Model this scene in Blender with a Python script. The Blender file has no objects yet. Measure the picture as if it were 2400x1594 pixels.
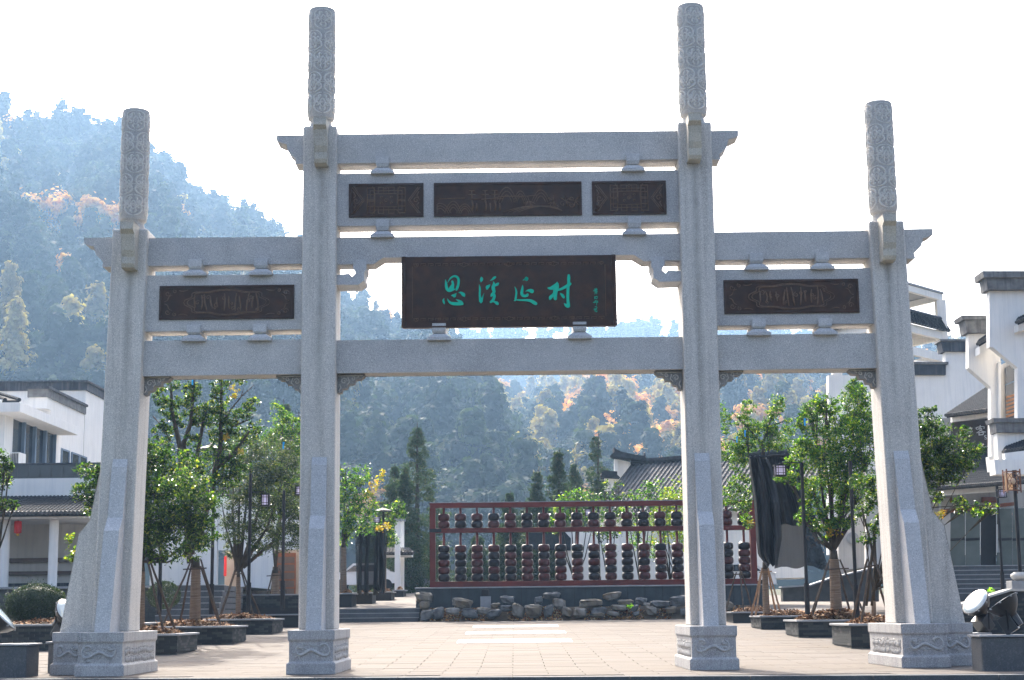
import bpy, math, random
import numpy as np
from mathutils import Vector, Matrix
from mathutils.geometry import tessellate_polygon
random.seed(7); np.random.seed(7)
PI = math.pi
SC = bpy.context.scene
COL = SC.collection

# ------------------------------------------------------------------ camera
F_PX = 3777.0; EYE = 1.1
PITCH = math.atan((1435-797)/F_PX); ROLL = -math.radians(0.6)
cam = bpy.data.cameras.new('camera'); camo = bpy.data.objects.new('camera', cam); COL.objects.link(camo)
RM = Matrix.Rotation(PI/2+PITCH, 3, 'X') @ Matrix.Rotation(ROLL, 3, 'Z')
CP = Vector((0.05, 0, EYE))
camo.matrix_world = Matrix.Translation(CP) @ RM.to_4x4()
cam.sensor_width = 36.0; cam.lens = 36.0*F_PX/2400.0
cam.clip_end = 8000; cam.clip_start = 0.1
SC.camera = camo

# ------------------------------------------------------------------ sky, sun, exposure
SUN_EL = math.radians(40); SUN_AZ = math.radians(-13)      # behind the gate, a little to the left
w = bpy.data.worlds.new('World'); SC.world = w; w.use_nodes = True
nt = w.node_tree; nt.nodes.clear()
sky = nt.nodes.new('ShaderNodeTexSky'); sky.sky_type = 'NISHITA'; sky.sun_disc = False
sky.sun_elevation = SUN_EL; sky.sun_rotation = SUN_AZ
sky.air_density = 0.85; sky.dust_density = 7.0; sky.ozone_density = 1.0
bg = nt.nodes.new('ShaderNodeBackground'); bg.inputs['Strength'].default_value = 0.15
wo = nt.nodes.new('ShaderNodeOutputWorld')
nt.links.new(sky.outputs[0], bg.inputs[0]); nt.links.new(bg.outputs[0], wo.inputs[0])
sd = bpy.data.lights.new('sun', 'SUN'); so = bpy.data.objects.new('sun', sd); COL.objects.link(so)
sd.energy = 2.6; sd.angle = math.radians(0.6); sd.color = (1.0, 0.94, 0.85)
sdir = Vector((math.sin(SUN_AZ)*math.cos(SUN_EL), math.cos(SUN_AZ)*math.cos(SUN_EL), math.sin(SUN_EL)))
so.rotation_euler = sdir.to_track_quat('Z', 'Y').to_euler(); so.location = (0, 0, 60)
SC.view_settings.view_transform = 'Standard'; SC.view_settings.look = 'None'
SC.view_settings.gamma = 1; SC.view_settings.use_curve_mapping = False
SC.view_settings.exposure = 2.02
HAZE = 0.00023

# ------------------------------------------------------------------ measuring helpers
def at(px, py, Y):
    """world point at depth Y seen at photo pixel (2400 x 1594)"""
    d = RM @ Vector(((px-1200)/F_PX, -(py-797)/F_PX, -1.0))
    return CP + d*(Y/d.y)
def g(Y):
    return 0.022*max(0.0, Y-33.5)
def hit(px, py):
    lo, hi = 20.0, 400.0
    f = lambda Y: at(px, py, Y).z-g(Y)
    for _ in range(50):
        m = (lo+hi)/2
        if f(m) > 0: lo = m
        else: hi = m
    return at(px, py, lo)
def onb(n):
    n = n.normalized(); a = Vector((0, 0, 1)) if abs(n.z) < 0.9 else Vector((1, 0, 0))
    u = n.cross(a).normalized(); return u, n.cross(u)

# ------------------------------------------------------------------ materials
def _n(m, t, **k):
    n = m.node_tree.nodes.new(t)
    for a, b in k.items(): setattr(n, a, b)
    return n
def mat(name, c1, c2=None, rough=0.8, scale=5.0, detail=4, bump=0.0, bscale=40.0, metal=0.0, spec=0.22,
        speck=None, speck_scale=180.0, speck_amt=0.25, big=None, big_scale=0.6, streak=None, coords='Object', island=None,
        transl=None, stretch=None, coat=0.0, alpha=None):
    m = bpy.data.materials.new(name); m.use_nodes = True
    T = m.node_tree; L = T.links; b = T.nodes['Principled BSDF']
    b.inputs['Roughness'].default_value = rough; b.inputs['Metallic'].default_value = metal
    b.inputs['Specular IOR Level'].default_value = spec; b.inputs['Coat Weight'].default_value = coat
    tc = _n(m, 'ShaderNodeTexCoord'); co = tc.outputs[coords]
    if stretch:
        mp = _n(m, 'ShaderNodeMapping'); mp.inputs['Scale'].default_value = stretch
        L.new(co, mp.inputs[0]); cs = mp.outputs[0]
    else: cs = co
    def noise(vec, s, d=4, r=0.55):
        n = _n(m, 'ShaderNodeTexNoise'); n.inputs['Scale'].default_value = s
        n.inputs['Detail'].default_value = d; n.inputs['Roughness'].default_value = r
        L.new(vec, n.inputs['Vector']); return n.outputs['Fac']
    def ramp(fac, p0, p1, a, c):
        r = _n(m, 'ShaderNodeValToRGB'); r.color_ramp.elements[0].position = p0; r.color_ramp.elements[1].position = p1
        r.color_ramp.elements[0].color = (*a, 1); r.color_ramp.elements[1].color = (*c, 1)
        L.new(fac, r.inputs[0]); return r.outputs[0]
    def mix(f, a, c, kind='MIX'):
        x = _n(m, 'ShaderNodeMix', data_type='RGBA', blend_type=kind)
        if isinstance(f, float): x.inputs[0].default_value = f
        else: L.new(f, x.inputs[0])
        for sck, v in ((x.inputs[6], a), (x.inputs[7], c)):
            if isinstance(v, tuple): sck.default_value = (*v, 1)
            else: L.new(v, sck)
        return x.outputs[2]
    c2 = c2 or tuple(v*0.8 for v in c1)
    col = ramp(noise(cs, scale, detail), 0.3, 0.7, c2, c1)
    if big: col = mix(ramp(noise(co, big_scale, 3), 0.42, 0.72, (0, 0, 0), (1, 1, 1)), col, big)
    if streak:
        mp = _n(m, 'ShaderNodeMapping'); mp.inputs['Scale'].default_value = (7, 7, 0.35); L.new(co, mp.inputs[0])
        col = mix(ramp(noise(mp.outputs[0], 1.0, 5, .65), 0.48, 0.74, (0, 0, 0), (.8, .8, .8)), col, streak)
    if speck:
        col = mix(ramp(noise(co, speck_scale, 2, .8), 0.50, 0.62, (0, 0, 0), (speck_amt,)*3), col, speck)
        col = mix(ramp(noise(co, speck_scale*.6, 2, .8), 0.36, 0.46, (speck_amt,)*3, (0, 0, 0)), col, tuple(min(1, v*1.5) for v in c1))
    if island:
        ge = _n(m, 'ShaderNodeNewGeometry')
        r = _n(m, 'ShaderNodeValToRGB'); L.new(ge.outputs['Random Per Island'], r.inputs[0])
        els = r.color_ramp.elements
        while len(els) < len(island): els.new(0.5)
        for i, (p, c) in enumerate(island): els[i].position = p; els[i].color = (*c, 1)
        col = r.outputs[0]
    if name.startswith('hill_leaf'):
        oi = _n(m, 'ShaderNodeObjectInfo'); warm = 'orange' in name or 'tan' in name; col = mix(1.0, col, ramp(oi.outputs['Random'], 0.0, 1.0, (.65, .6, .6) if warm else (.22, .27, .28), (1.15, 1.1, 1.1) if warm else (.82, .78, .68)), 'MULTIPLY')
    if name.startswith('granite') and name not in ('granite_carved', 'granite_relief'):
        oi = _n(m, 'ShaderNodeObjectInfo'); col = mix(1.0, col, ramp(oi.outputs['Random'], 0.0, 1.0, (.90, .90, .91), (1.06, 1.05, 1.03)), 'MULTIPLY')
    if name == 'granite':      # run-off stain under each bracket head
        sx = _n(m, 'ShaderNodeSeparateXYZ'); L.new(tc.outputs['Object'], sx.inputs[0])
        def mth(op, a, c=None, clamp=False):
            n = _n(m, 'ShaderNodeMath', operation=op); n.use_clamp = clamp
            for i_, v in enumerate((a, c)):
                if v is None: continue
                if isinstance(v, (int, float)): n.inputs[i_].default_value = v
                else: L.new(v, n.inputs[i_])
            return n.outputs[0]
        ax_ = mth('ABSOLUTE', sx.outputs[0]); wob = mth('MULTIPLY', mth('SUBTRACT', noise(co, 1.7, 3), .5), .12)
        ax_ = mth('ADD', ax_, wob)
        d1 = mth('ABSOLUTE', mth('SUBTRACT', ax_, 3.77)); d2 = mth('ABSOLUTE', mth('SUBTRACT', ax_, 7.57)); dm = mth('MINIMUM', d1, d2)
        k1 = mth('SUBTRACT', 1.0, mth('MULTIPLY', dm, 8.5), True)
        k2 = mth('MULTIPLY', mth('SUBTRACT', sx.outputs[2], 3.2), .25, True)
        col = mix(mth('MULTIPLY', mth('MULTIPLY', k1, k2), mth('MULTIPLY', noise(cs, 3.0, 4), 1.1), True), col, (.24, .225, .20))
    L.new(col, b.inputs['Base Color'])
    if bump:
        bp = _n(m, 'ShaderNodeBump'); bp.inputs['Strength'].default_value = bump; bp.inputs['Distance'].default_value = 0.02
        L.new(noise(cs, bscale, 5, .6), bp.inputs['Height']); L.new(bp.outputs[0], b.inputs['Normal'])
    if transl:
        tr = _n(m, 'ShaderNodeBsdfTranslucent'); ms = _n(m, 'ShaderNodeMixShader'); ms.inputs[0].default_value = transl
        tcol = mix(1.0, col, (1.6, 1.9, .7) if island else (1., 1., 1.), 'MULTIPLY'); L.new(tcol, tr.inputs[0])
        out = T.nodes['Material Output']
        L.new(b.outputs[0], ms.inputs[1]); L.new(tr.outputs[0], ms.inputs[2]); L.new(ms.outputs[0], out.inputs[0])
    if alpha is not None: b.inputs['Alpha'].default_value = alpha
    return m

M = {}
M['granite'] = mat('granite', (.58, .545, .495), (.51, .485, .445), rough=.75, scale=2.2, speck=(.10, .10, .11), speck_scale=75, speck_amt=.52,
                   streak=(.34, .315, .28), big=(.62, .585, .53), bump=.25, bscale=120, coords='Generated' if False else 'Object')
M['granite_beam'] = mat('granite_beam', (.53, .51, .485), (.455, .445, .43), rough=.78, scale=1.8, speck=(.08, .08, .09), speck_scale=75, speck_amt=.52,
                        big=(.40, .39, .375), big_scale=1.3, bump=.25, bscale=110)
M['granite_fine'] = mat('granite_fine', (.50, .495, .49), (.43, .43, .43), rough=.75, scale=3, speck=(.10, .10, .12), speck_scale=70, speck_amt=.5, bump=.2, bscale=140)
M['granite_base'] = mat('granite_base', (.42, .41, .40), (.335, .33, .325), rough=.8, scale=3, speck=(.10, .10, .11), speck_scale=75, speck_amt=.55,
                        streak=(.22, .215, .21), bump=.35, bscale=60)
M['base_relief'] = mat('base_relief', (.44, .43, .415), (.34, .335, .325), rough=.85, scale=9, speck=(.12, .12, .12), speck_scale=75, speck_amt=.5, bump=.3)
M['granite_warm'] = mat('granite_warm', (.50, .45, .36), (.38, .36, .32), rough=.8, scale=3, speck=(.15, .13, .1), speck_scale=80, speck_amt=.5, bump=.3, bscale=60)
M['granite_carved'] = mat('granite_carved', (.43, .41, .375), (.36, .34, .315), rough=.85, scale=6, speck=(.12, .12, .12), speck_scale=90, speck_amt=.5, bump=.5, bscale=50)  # ground darker than the raised scrolls: groove shade put into the colour
M['granite_relief'] = mat('granite_relief', (.60, .57, .52), (.52, .50, .455), rough=.8, scale=8, speck=(.14, .14, .14), speck_scale=90, speck_amt=.45, bump=.3, bscale=60)
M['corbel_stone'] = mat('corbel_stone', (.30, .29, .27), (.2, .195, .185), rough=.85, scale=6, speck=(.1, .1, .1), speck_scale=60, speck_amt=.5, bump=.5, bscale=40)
M['bronze'] = mat('bronze', (.075, .036, .022), (.034, .018, .012), rough=.55, spec=.25, scale=5, metal=.2, bump=.4, bscale=90, big=(.042, .026, .020), big_scale=3)
M['bronze_line'] = mat('bronze_line', (.19, .115, .07), (.11, .07, .05), rough=.4, scale=14, metal=.35)
M['green_paint'] = mat('green_paint', (.0, .50, .30), (.0, .42, .27), rough=.5, scale=20)
M['tile'] = mat('paving_tile', (.134, .119, .102), (.122, .108, .093), rough=.85, scale=1.3, speck=(.16, .14, .13), speck_scale=60, speck_amt=.25, spec=.06,
                big=(.138, .116, .095), big_scale=.35, streak=None, bump=.2, bscale=40, coords='Object')
M['tile_b'] = mat('paving_tile_pinkish', (.129, .113, .096), (.118, .104, .089), rough=.85, scale=1.3, speck=(.16, .14, .13), speck_scale=60, speck_amt=.25, spec=.06, bump=.2, bscale=40)
M['tile_c'] = mat('paving_tile_pale', (.139, .123, .107), (.127, .113, .099), rough=.85, scale=1.3, spec=.06, speck=(.18, .16, .15), speck_scale=60, speck_amt=.3, bump=.2, bscale=40)
M['joint'] = mat('joint_sand', (.07, .06, .05), rough=.95, scale=20)
M['white_stone'] = mat('white_stone', (.80, .79, .78), (.72, .71, .70), rough=.6, scale=4)
M['step'] = mat('step_granite', (.11, .115, .12), (.07, .075, .08), rough=.85, scale=2, speck=(.05, .05, .05), speck_scale=60, speck_amt=.4, bump=.3, streak=(.09, .09, .09))
M['asphalt'] = mat('asphalt', (.06, .06, .06), rough=.9, scale=40, bump=.4)
M['soil'] = mat('soil', (.16, .12, .08), (.09, .07, .05), rough=.95, scale=4, bump=.6)
M['earth_green'] = mat('earth_green', (.05, .06, .025), (.03, .035, .02), rough=.95, scale=.2, bump=.5, bscale=2)
M['brick'] = mat('slate_brick', (.045, .05, .052), (.022, .026, .028), rough=.85, spec=.2, scale=3, speck=(.03, .03, .03), speck_amt=.3, bump=.4, bscale=30)
M['brick_b'] = mat('slate_brick_pale', (.075, .076, .073), (.045, .047, .045), rough=.75, scale=3, bump=.4, bscale=30)
M['mortar'] = mat('mortar', (.045, .045, .045), rough=.95, scale=30)
M['capstone'] = mat('capstone', (.28, .285, .29), (.22, .225, .23), rough=.6, scale=4, bump=.15)
M['mulch'] = mat('mulch', (.12, .07, .035), (.06, .035, .02), rough=.95, scale=9, island=[(0, (.05, .03, .02)), (.4, (.16, .08, .04)), (.75, (.32, .17, .08)), (1, (.45, .33, .2))])
M['litter'] = mat('leaf_litter', (.3, .15, .06), rough=.8, island=[(0, (.12, .05, .02)), (.4, (.35, .14, .05)), (.7, (.5, .3, .12)), (1, (.6, .5, .3))])
M['rope'] = mat('rope_wrap', (.23, .17, .12), (.12, .085, .06), rough=.95, scale=3, bump=.8, bscale=60, stretch=(1, 1, 14))
M['bark'] = mat('bark', (.075, .062, .045), (.03, .026, .02), rough=.95, scale=12, bump=.8, bscale=40, stretch=(1, 1, .3))
M['stake'] = mat('stake_wood', (.10, .075, .055), (.045, .035, .028), rough=.9, scale=8, bump=.5)
M['stake_pale'] = mat('stake_wood_pale', (.34, .21, .12), (.2, .12, .07), rough=.85, scale=8, bump=.5)
def leafmat(name, isl, tr=.5, rough=.24):
    return mat(name, (.05, .1, .02), rough=rough, island=isl, transl=tr, spec=.55)
M['leaf'] = leafmat('leaf_glossy', [(0, (.006, .018, .005)), (.5, (.018, .048, .008)), (.8, (.06, .11, .015)), (.94, (.14, .18, .03)), (1, (.30, .27, .05))])
M['leaf_olive'] = leafmat('leaf_olive', [(0, (.012, .022, .010)), (.5, (.03, .048, .018)), (.85, (.07, .09, .03)), (1, (.2, .2, .08))], .4)
M['leaf_bright'] = leafmat('leaf_bright', [(0, (.010, .028, .006)), (.45, (.03, .08, .010)), (.82, (.09, .17, .02)), (1, (.30, .31, .04))], .55)
M['leaf_yellow'] = leafmat('leaf_yellow', [(0, (.12, .14, .03)), (.4, (.28, .22, .03)), (.8, (.42, .28, .04)), (1, (.5, .2, .04))], .5)
M['leaf_lime'] = leafmat('leaf_lime', [(0, (.04, .08, .012)), (.5, (.10, .16, .02)), (.85, (.22, .22, .03)), (1, (.42, .30, .05))], .55)
M['hedge'] = leafmat('hedge_leaf', [(0, (.008, .02, .006)), (.6, (.02, .04, .012)), (1, (.05, .07, .02))], .2, .6)
M['cedar'] = leafmat('cedar_needle', [(0, (.015, .035, .018)), (.6, (.035, .065, .03)), (.9, (.06, .085, .035)), (1, (.12, .09, .04))], .25, .6)
def hillmat(name, isl): return mat(name, (.05, .1, .02), rough=.8, island=isl, transl=.22, spec=.2)
M['hill_green'] = hillmat('hill_leaf_green', [(0, (.045, .068, .026)), (1, (.075, .098, .038))])
M['hill_dark'] = hillmat('hill_leaf_dark', [(0, (.028, .045, .02)), (1, (.048, .066, .03))])
M['hill_olive'] = hillmat('hill_leaf_olive', [(0, (.075, .085, .028)), (1, (.12, .115, .045))])
M['hill_orange'] = hillmat('hill_leaf_orange', [(0, (.48, .22, .06)), (.5, (.68, .34, .09)), (1, (.78, .47, .16))])
M['hill_tan'] = hillmat('hill_leaf_tan', [(0, (.28, .21, .08)), (1, (.45, .35, .14))])
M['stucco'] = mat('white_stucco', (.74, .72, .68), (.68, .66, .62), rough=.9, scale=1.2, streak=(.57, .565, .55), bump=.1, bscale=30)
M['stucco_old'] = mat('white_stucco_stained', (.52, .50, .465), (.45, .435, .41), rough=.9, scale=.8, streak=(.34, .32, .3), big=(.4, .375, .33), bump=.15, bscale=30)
M['darkcap'] = mat('dark_coping', (.055, .065, .08), (.03, .035, .045), rough=.8, scale=2, streak=(.13, .13, .13), bump=.3)
M['cement'] = mat('weathered_cement', (.20, .20, .195), (.10, .10, .10), rough=.9, scale=3, streak=(.06, .06, .06), bump=.4)
M['rooftile'] = mat('roof_tile_grey', (.035, .038, .042), (.018, .02, .023), rough=.85, spec=.06, scale=6, bump=.5, bscale=14, stretch=(1, 1, 1))
M['rooftile_pale'] = mat('roof_tile_pale', (.11, .108, .105), (.055, .055, .055), rough=.55, scale=6, bump=.5, bscale=14)
M['glass'] = mat('dark_glass', (.02, .03, .045), rough=.12, spec=.8, scale=2)
M['shopglass'] = mat('shop_glass', (.10, .12, .11), (.06, .075, .07), rough=.15, spec=.8, scale=1)
M['mullion'] = mat('blue_grey_metal', (.12, .18, .25), rough=.5, scale=3)
M['redlac'] = mat('red_lacquer_wood', (.16, .022, .014), (.09, .015, .010), rough=.5, scale=3, bump=.2, stretch=(1, 1, 1), big=(.07, .013, .010), big_scale=1.5)
M['bead_a'] = mat('bead_dark', (.085, .013, .009), (.03, .008, .006), rough=.3, scale=5, coat=.1, spec=.25)
M['bead_b'] = mat('bead_red', (.085, .009, .007), (.022, .006, .005), rough=.3, scale=5, coat=.1, spec=.25)
M['bead_c'] = mat('bead_black', (.010, .006, .006), rough=.3, scale=5, coat=.1, spec=.25)
ROCKS = [mat('rock_a', (.15, .145, .13), (.07, .07, .065), rough=.9, scale=3, bump=.9, bscale=9, big=(.2, .16, .11), big_scale=1.5),
         mat('rock_b', (.155, .158, .155), (.075, .077, .077), rough=.9, scale=4, bump=.9, bscale=9),
         mat('rock_c', (.17, .14, .10), (.09, .075, .055), rough=.9, scale=3, bump=.9, bscale=8, big=(.25, .24, .22), big_scale=2)]
M['basewall'] = mat('slate_panel', (.055, .066, .07), (.035, .042, .046), rough=.8, scale=2, streak=(.04, .045, .045), bump=.2)
M['blackmetal'] = mat('black_metal', (.014, .014, .016), rough=.55, scale=5, spec=.25)
M['lamp_body'] = mat('lamp_housing', (.02, .021, .024), (.012, .012, .014), rough=.38, metal=0.0, spec=.5, scale=3)
M['lens'] = mat('lamp_lens', (.42, .50, .54), rough=.08, spec=1.0, scale=2)
M['copper'] = mat('copper_lattice', (.20, .09, .05), rough=.5, metal=.4, scale=8)
M['lilac'] = mat('lantern_panel', (.80, .78, .95), rough=.4, scale=3, transl=.6)
M['lanternpale'] = mat('lantern_globe', (.75, .6, .42), rough=.4, scale=3, transl=.3)
M['red'] = mat('red_cloth', (.5, .02, .02), rough=.6, scale=8)
M['gold'] = mat('gold_fringe', (.6, .35, .05), rough=.6, scale=8)
M['wood'] = mat('orange_wood', (.42, .20, .09), (.28, .12, .05), rough=.6, scale=6, stretch=(1, 1, 8))
M['awning'] = mat('awning_beam', (.25, .09, .05), (.16, .06, .035), rough=.7, scale=4)
M['net'] = mat('shade_net', (.010, .011, .013), (.004, .005, .006), rough=.6, scale=9, bump=.9, bscale=6, stretch=(1, 1, .12))
M['netthin'] = mat('shade_net_thin', (.022, .024, .026), rough=.9, scale=6, alpha=.88, stretch=(1, 1, .2))
M['signboard'] = mat('sign_board', (.07, .05, .04), (.045, .04, .036), rough=.6, scale=2)
M['letter'] = mat('letter_metal', (.55, .56, .56), rough=.4, scale=4)
M['kerbpipe'] = mat('rail_brown', (.13, .10, .085), rough=.8, scale=3)
M['bluetag'] = mat('blue_ribbon', (.02, .35, .7), rough=.5, scale=3)
M['pinkwall'] = mat('red_earth_render', (.36, .32, .28), (.28, .22, .18), rough=.9, scale=1.2)
M['carwhite'] = mat('car_paint_white', (.75, .75, .75), rough=.2, scale=1, coat=.5)
M['cargrey'] = mat('car_paint_grey', (.2, .21, .23), rough=.2, scale=1, coat=.5)
M['rubber'] = mat('rubber', (.02, .02, .02), rough=.8, scale=5)
M['ferngreen'] = leafmat('weed_leaf', [(0, (.2, .4, .03)), (1, (.3, .5, .05))], .5)

# ------------------------------------------------------------------ mesh helpers
ORG = {}
def np_mesh(name, V, Fc, m=None, smooth=False):
    V = np.asarray(V, dtype=np.float32); Fc = np.asarray(Fc, dtype=np.int32); k = Fc.shape[1]
    me = bpy.data.meshes.new(name); me.vertices.add(len(V)); me.vertices.foreach_set('co', V.ravel())
    me.loops.add(Fc.size); me.loops.foreach_set('vertex_index', Fc.ravel())
    me.polygons.add(len(Fc)); me.polygons.foreach_set('loop_start', np.arange(0, Fc.size, k, dtype=np.int32))
    me.polygons.foreach_set('loop_total', np.full(len(Fc), k, dtype=np.int32))
    if smooth: me.polygons.foreach_set('use_smooth', np.ones(len(Fc), dtype=bool))
    me.update(calc_edges=True)
    if m: me.materials.append(m)
    return me
def tag(o, label=None, cat=None, group=None, kind=None):
    if label: o['label'] = label
    if cat: o['category'] = cat
    if group: o['group'] = group
    if kind: o['kind'] = kind
    return o
def link(name, me, parent=None, loc=(0, 0, 0)):
    o = bpy.data.objects.new(name, me); COL.objects.link(o); o.location = loc
    if parent is not None: o.parent = parent; ORG[o] = ORG[parent]
    else: ORG[o] = Vector(loc)
    return o
def thing(name, label, cat, loc=(0, 0, 0), group=None, rz=0):
    o = bpy.data.objects.new(name, None); COL.objects.link(o); o.location = loc; o.empty_display_size = .2
    o.rotation_euler.z = rz
    ORG[o] = Vector(loc) if not rz else Vector(loc); tag(o, label, cat, group); return o
def copy_tree(o, parent=None):
    c = o.copy(); COL.objects.link(c)
    if parent is not None: c.parent = parent
    ORG[c] = ORG.get(o, Vector((0, 0, 0)))
    for ch in list(o.children): copy_tree(ch, c)
    return c
class MB:
    def __init__(s): s.v = []; s.f = []
    def add(s, V, Fc):
        n = len(s.v); s.v += [tuple(p) for p in V]; s.f += [tuple(i+n for i in q) for q in Fc]; return s
    def box(s, x0, x1, y0, y1, z0, z1):
        return s.add([(x0, y0, z0), (x1, y0, z0), (x1, y1, z0), (x0, y1, z0), (x0, y0, z1), (x1, y0, z1), (x1, y1, z1), (x0, y1, z1)],
                     [(0, 3, 2, 1), (4, 5, 6, 7), (0, 1, 5, 4), (1, 2, 6, 5), (2, 3, 7, 6), (3, 0, 4, 7)])
    def hexa(s, b, t):
        return s.add(list(b)+list(t), [(0, 3, 2, 1), (4, 5, 6, 7), (0, 1, 5, 4), (1, 2, 6, 5), (2, 3, 7, 6), (3, 0, 4, 7)])
    def prism(s, poly, fn):
        """poly 2D list, fn(p, k) -> 3D at side k in {0,1}"""
        n = len(poly); V = [fn(p, 0) for p in poly]+[fn(p, 1) for p in poly]
        tri = tessellate_polygon([[Vector((p[0], p[1], 0)) for p in poly]])
        Fc = [tuple(t) for t in tri]+[tuple(n+i for i in reversed(t)) for t in tri]
        Fc += [(i, (i+1) % n, n+(i+1) % n, n+i) for i in range(n)]
        return s.add(V, Fc)
    def prism_y(s, poly, y0, y1): return s.prism(poly, lambda p, k: (p[0], y1 if k else y0, p[1]))
    def prism_x(s, poly, x0, x1): return s.prism(poly, lambda p, k: (x1 if k else x0, p[0], p[1]))
    def tube(s, pts, rad, n=6, cap=True, flat=None):
        pts = [Vector(p) for p in pts]
        if not hasattr(rad, '__len__'): rad = [rad]*len(pts)
        V = []; u0 = None
        for i, p in enumerate(pts):
            t = (pts[min(i+1, len(pts)-1)]-pts[max(i-1, 0)])
            if t.length < 1e-9: t = Vector((0, 0, 1))
            t.normalize()
            if u0 is None: u0, _ = onb(t)
            u = (u0-t*u0.dot(t));
            if u.length < 1e-6: u, _ = onb(t)
            u.normalize(); u0 = u; q = t.cross(u)
            for k in range(n):
                a = 2*PI*k/n; V.append(p+(u*math.cos(a)+q*math.sin(a))*rad[i])
        Fc = []
        for i in range(len(pts)-1):
            for k in range(n):
                a = i*n+k; b = i*n+(k+1) % n; Fc.append((a, b, b+n, a+n))
        if cap: Fc += [tuple(reversed(range(n))), tuple(range(len(V)-n, len(V)))]
        return s.add(V, Fc)
    def lathe(s, prof, c=(0, 0, 0), n=24, axis=None):
        c = Vector(c); ax = Vector(axis or (0, 0, 1)).normalized(); u, v = onb(ax); V = []
        for r, z in prof:
            for k in range(n):
                a = 2*PI*k/n; V.append(c+ax*z+(u*math.cos(a)+v*math.sin(a))*r)
        Fc = []
        for i in range(len(prof)-1):
            for k in range(n):
                a = i*n+k; b = i*n+(k+1) % n; Fc.append((a, a+n, b+n, b))
        Fc += [tuple(range(n)), tuple(reversed(range(len(V)-n, len(V))))]
        return s.add(V, Fc)
    def build(s, name, m, parent=None, origin=(0, 0, 0), bevel=0, smooth=False):
        o0 = ORG[parent] if parent is not None else Vector(origin)
        me = bpy.data.meshes.new(name); me.from_pydata([(p[0]-o0[0], p[1]-o0[1], p[2]-o0[2]) for p in s.v], [], s.f)
        me.materials.append(m)
        if smooth: me.polygons.foreach_set('use_smooth', np.ones(len(me.polygons), dtype=bool))
        me.update()
        o = link(name, me, parent, (0, 0, 0) if parent is not None else tuple(origin))
        if bevel:
            b = o.modifiers.new('bevel', 'BEVEL'); b.width = bevel; b.segments = 2; b.limit_method = 'ANGLE'; b.angle_limit = .6
        return o
def struct(name, mb, m): return tag(mb.build(name, m), kind='structure')

# ------------------------------------------------------------------ ground
gm = MB()
xs = [-400, -60, -30, 0, 30, 60, 400]; ys = [20, 33.5, 60, 90, 130, 200, 400, 900, 2600]
V = [(x*(1 if y < 300 else 6), y, g(min(y, 200))-.12) for y in ys for x in xs]; n = len(xs)
gm.add(V, [(j*n+i, j*n+i+1, (j+1)*n+i+1, (j+1)*n+i) for j in range(len(ys)-1) for i in range(n-1)])
struct('ground', gm, M['earth_green'])
# road below the plaza where the camera stands
def edgeY(x): return 28.25-.147*x
struct('road', MB().add([(-200, -60, -.62), (200, -60, -.62), (200, 22, -.62), (-200, 40, -.62)], [(0, 1, 2, 3)]), M['asphalt'])
st = thing('plaza_step', 'grey granite steps along the front edge of the paved plaza', 'steps', (0, 27, -.6))
for i in range(3):
    y = -.36*i
    STx = [(-30, edgeY(-30)), (30, edgeY(30))]
    mb = MB(); z1 = -.004-.15*i if i else -.004
    z1 = -.0-.15*i-.012
    b = [(-30, edgeY(-30)+y-.36, z1-.5), (30, edgeY(30)+y-.36, z1-.5), (30, edgeY(30)+y, z1-.5), (-30, edgeY(-30)+y, z1-.5)]
    t = [(p[0], p[1], z1) for p in b]
    if i: mb.hexa(b, t).build('step', M['step'], st, bevel=.01)
mb = MB()
for k in range(30):      # pale edging slabs with their dark riser
    x0 = -30+2*k; x1 = x0+1.99
    b = [(x0, edgeY(x0)-.02, -.5), (x1, edgeY(x1)-.02, -.5), (x1, edgeY(x1)+.35, -.5), (x0, edgeY(x0)+.35, -.5)]
    mb.hexa(b, [(p[0], p[1], .004) for p in b])
o = mb.build('kerb_slab', M['step'], st, bevel=.008)
tag(o, kind='stuff')

# plaza: joint bed, tiles
TW, TD, GAP = 1.30, .62, .010
bed = MB(); PX0, PX1 = -26, 26; YB = 67.6
rowsY = [20, 33.5, 45, 56, YB]
V = []
for x in (PX0, PX1):
    V.append((x, edgeY(x)+.3, -.01)); V.append((x, 33.5, -.01)); V.append((x, YB, g(YB)-.01))
bed.add(V, [(0, 3, 4, 1), (1, 4, 5, 2)])
plaza = tag(bed.build('plaza_paving', M['joint']), kind='structure')
tile_me = {}
def tile_mesh(k, m):
    b = .006; w_, d_, h = TW-GAP, TD-GAP, .03
    mb = MB().add([(0, 0, -h), (w_, 0, -h), (w_, d_, -h), (0, d_, -h), (0, 0, -b), (w_, 0, -b), (w_, d_, -b), (0, d_, -b),
                   (b, b, 0), (w_-b, b, 0), (w_-b, d_-b, 0), (b, d_-b, 0)],
                  [(0, 1, 5, 4), (1, 2, 6, 5), (2, 3, 7, 6), (3, 0, 4, 7), (4, 5, 9, 8), (5, 6, 10, 9), (6, 7, 11, 10), (7, 4, 8, 11), (8, 9, 10, 11)])
    me = bpy.data.meshes.new('paving_tile'); me.from_pydata(mb.v, [], mb.f); me.materials.append(m); return me
tms = [tile_mesh(0, M['tile']), tile_mesh(1, M['tile_b']), tile_mesh(2, M['tile_c'])]
STRIPS = []
for (xa, xb, ya, yb) in ((1070, 1346, 1507.5, 1500.5), (1090, 1330, 1486.5, 1481.5), (1108, 1312, 1471, 1467.5)):
    p = hit(xa, ya); q = hit(xb, ya); r = hit(xa, yb); STRIPS.append((p.x, q.x, p.y, max(r.y, p.y+.5)))
count = 0; rest = [MB(), MB(), MB()]; j = 0; y = 24.0
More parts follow.
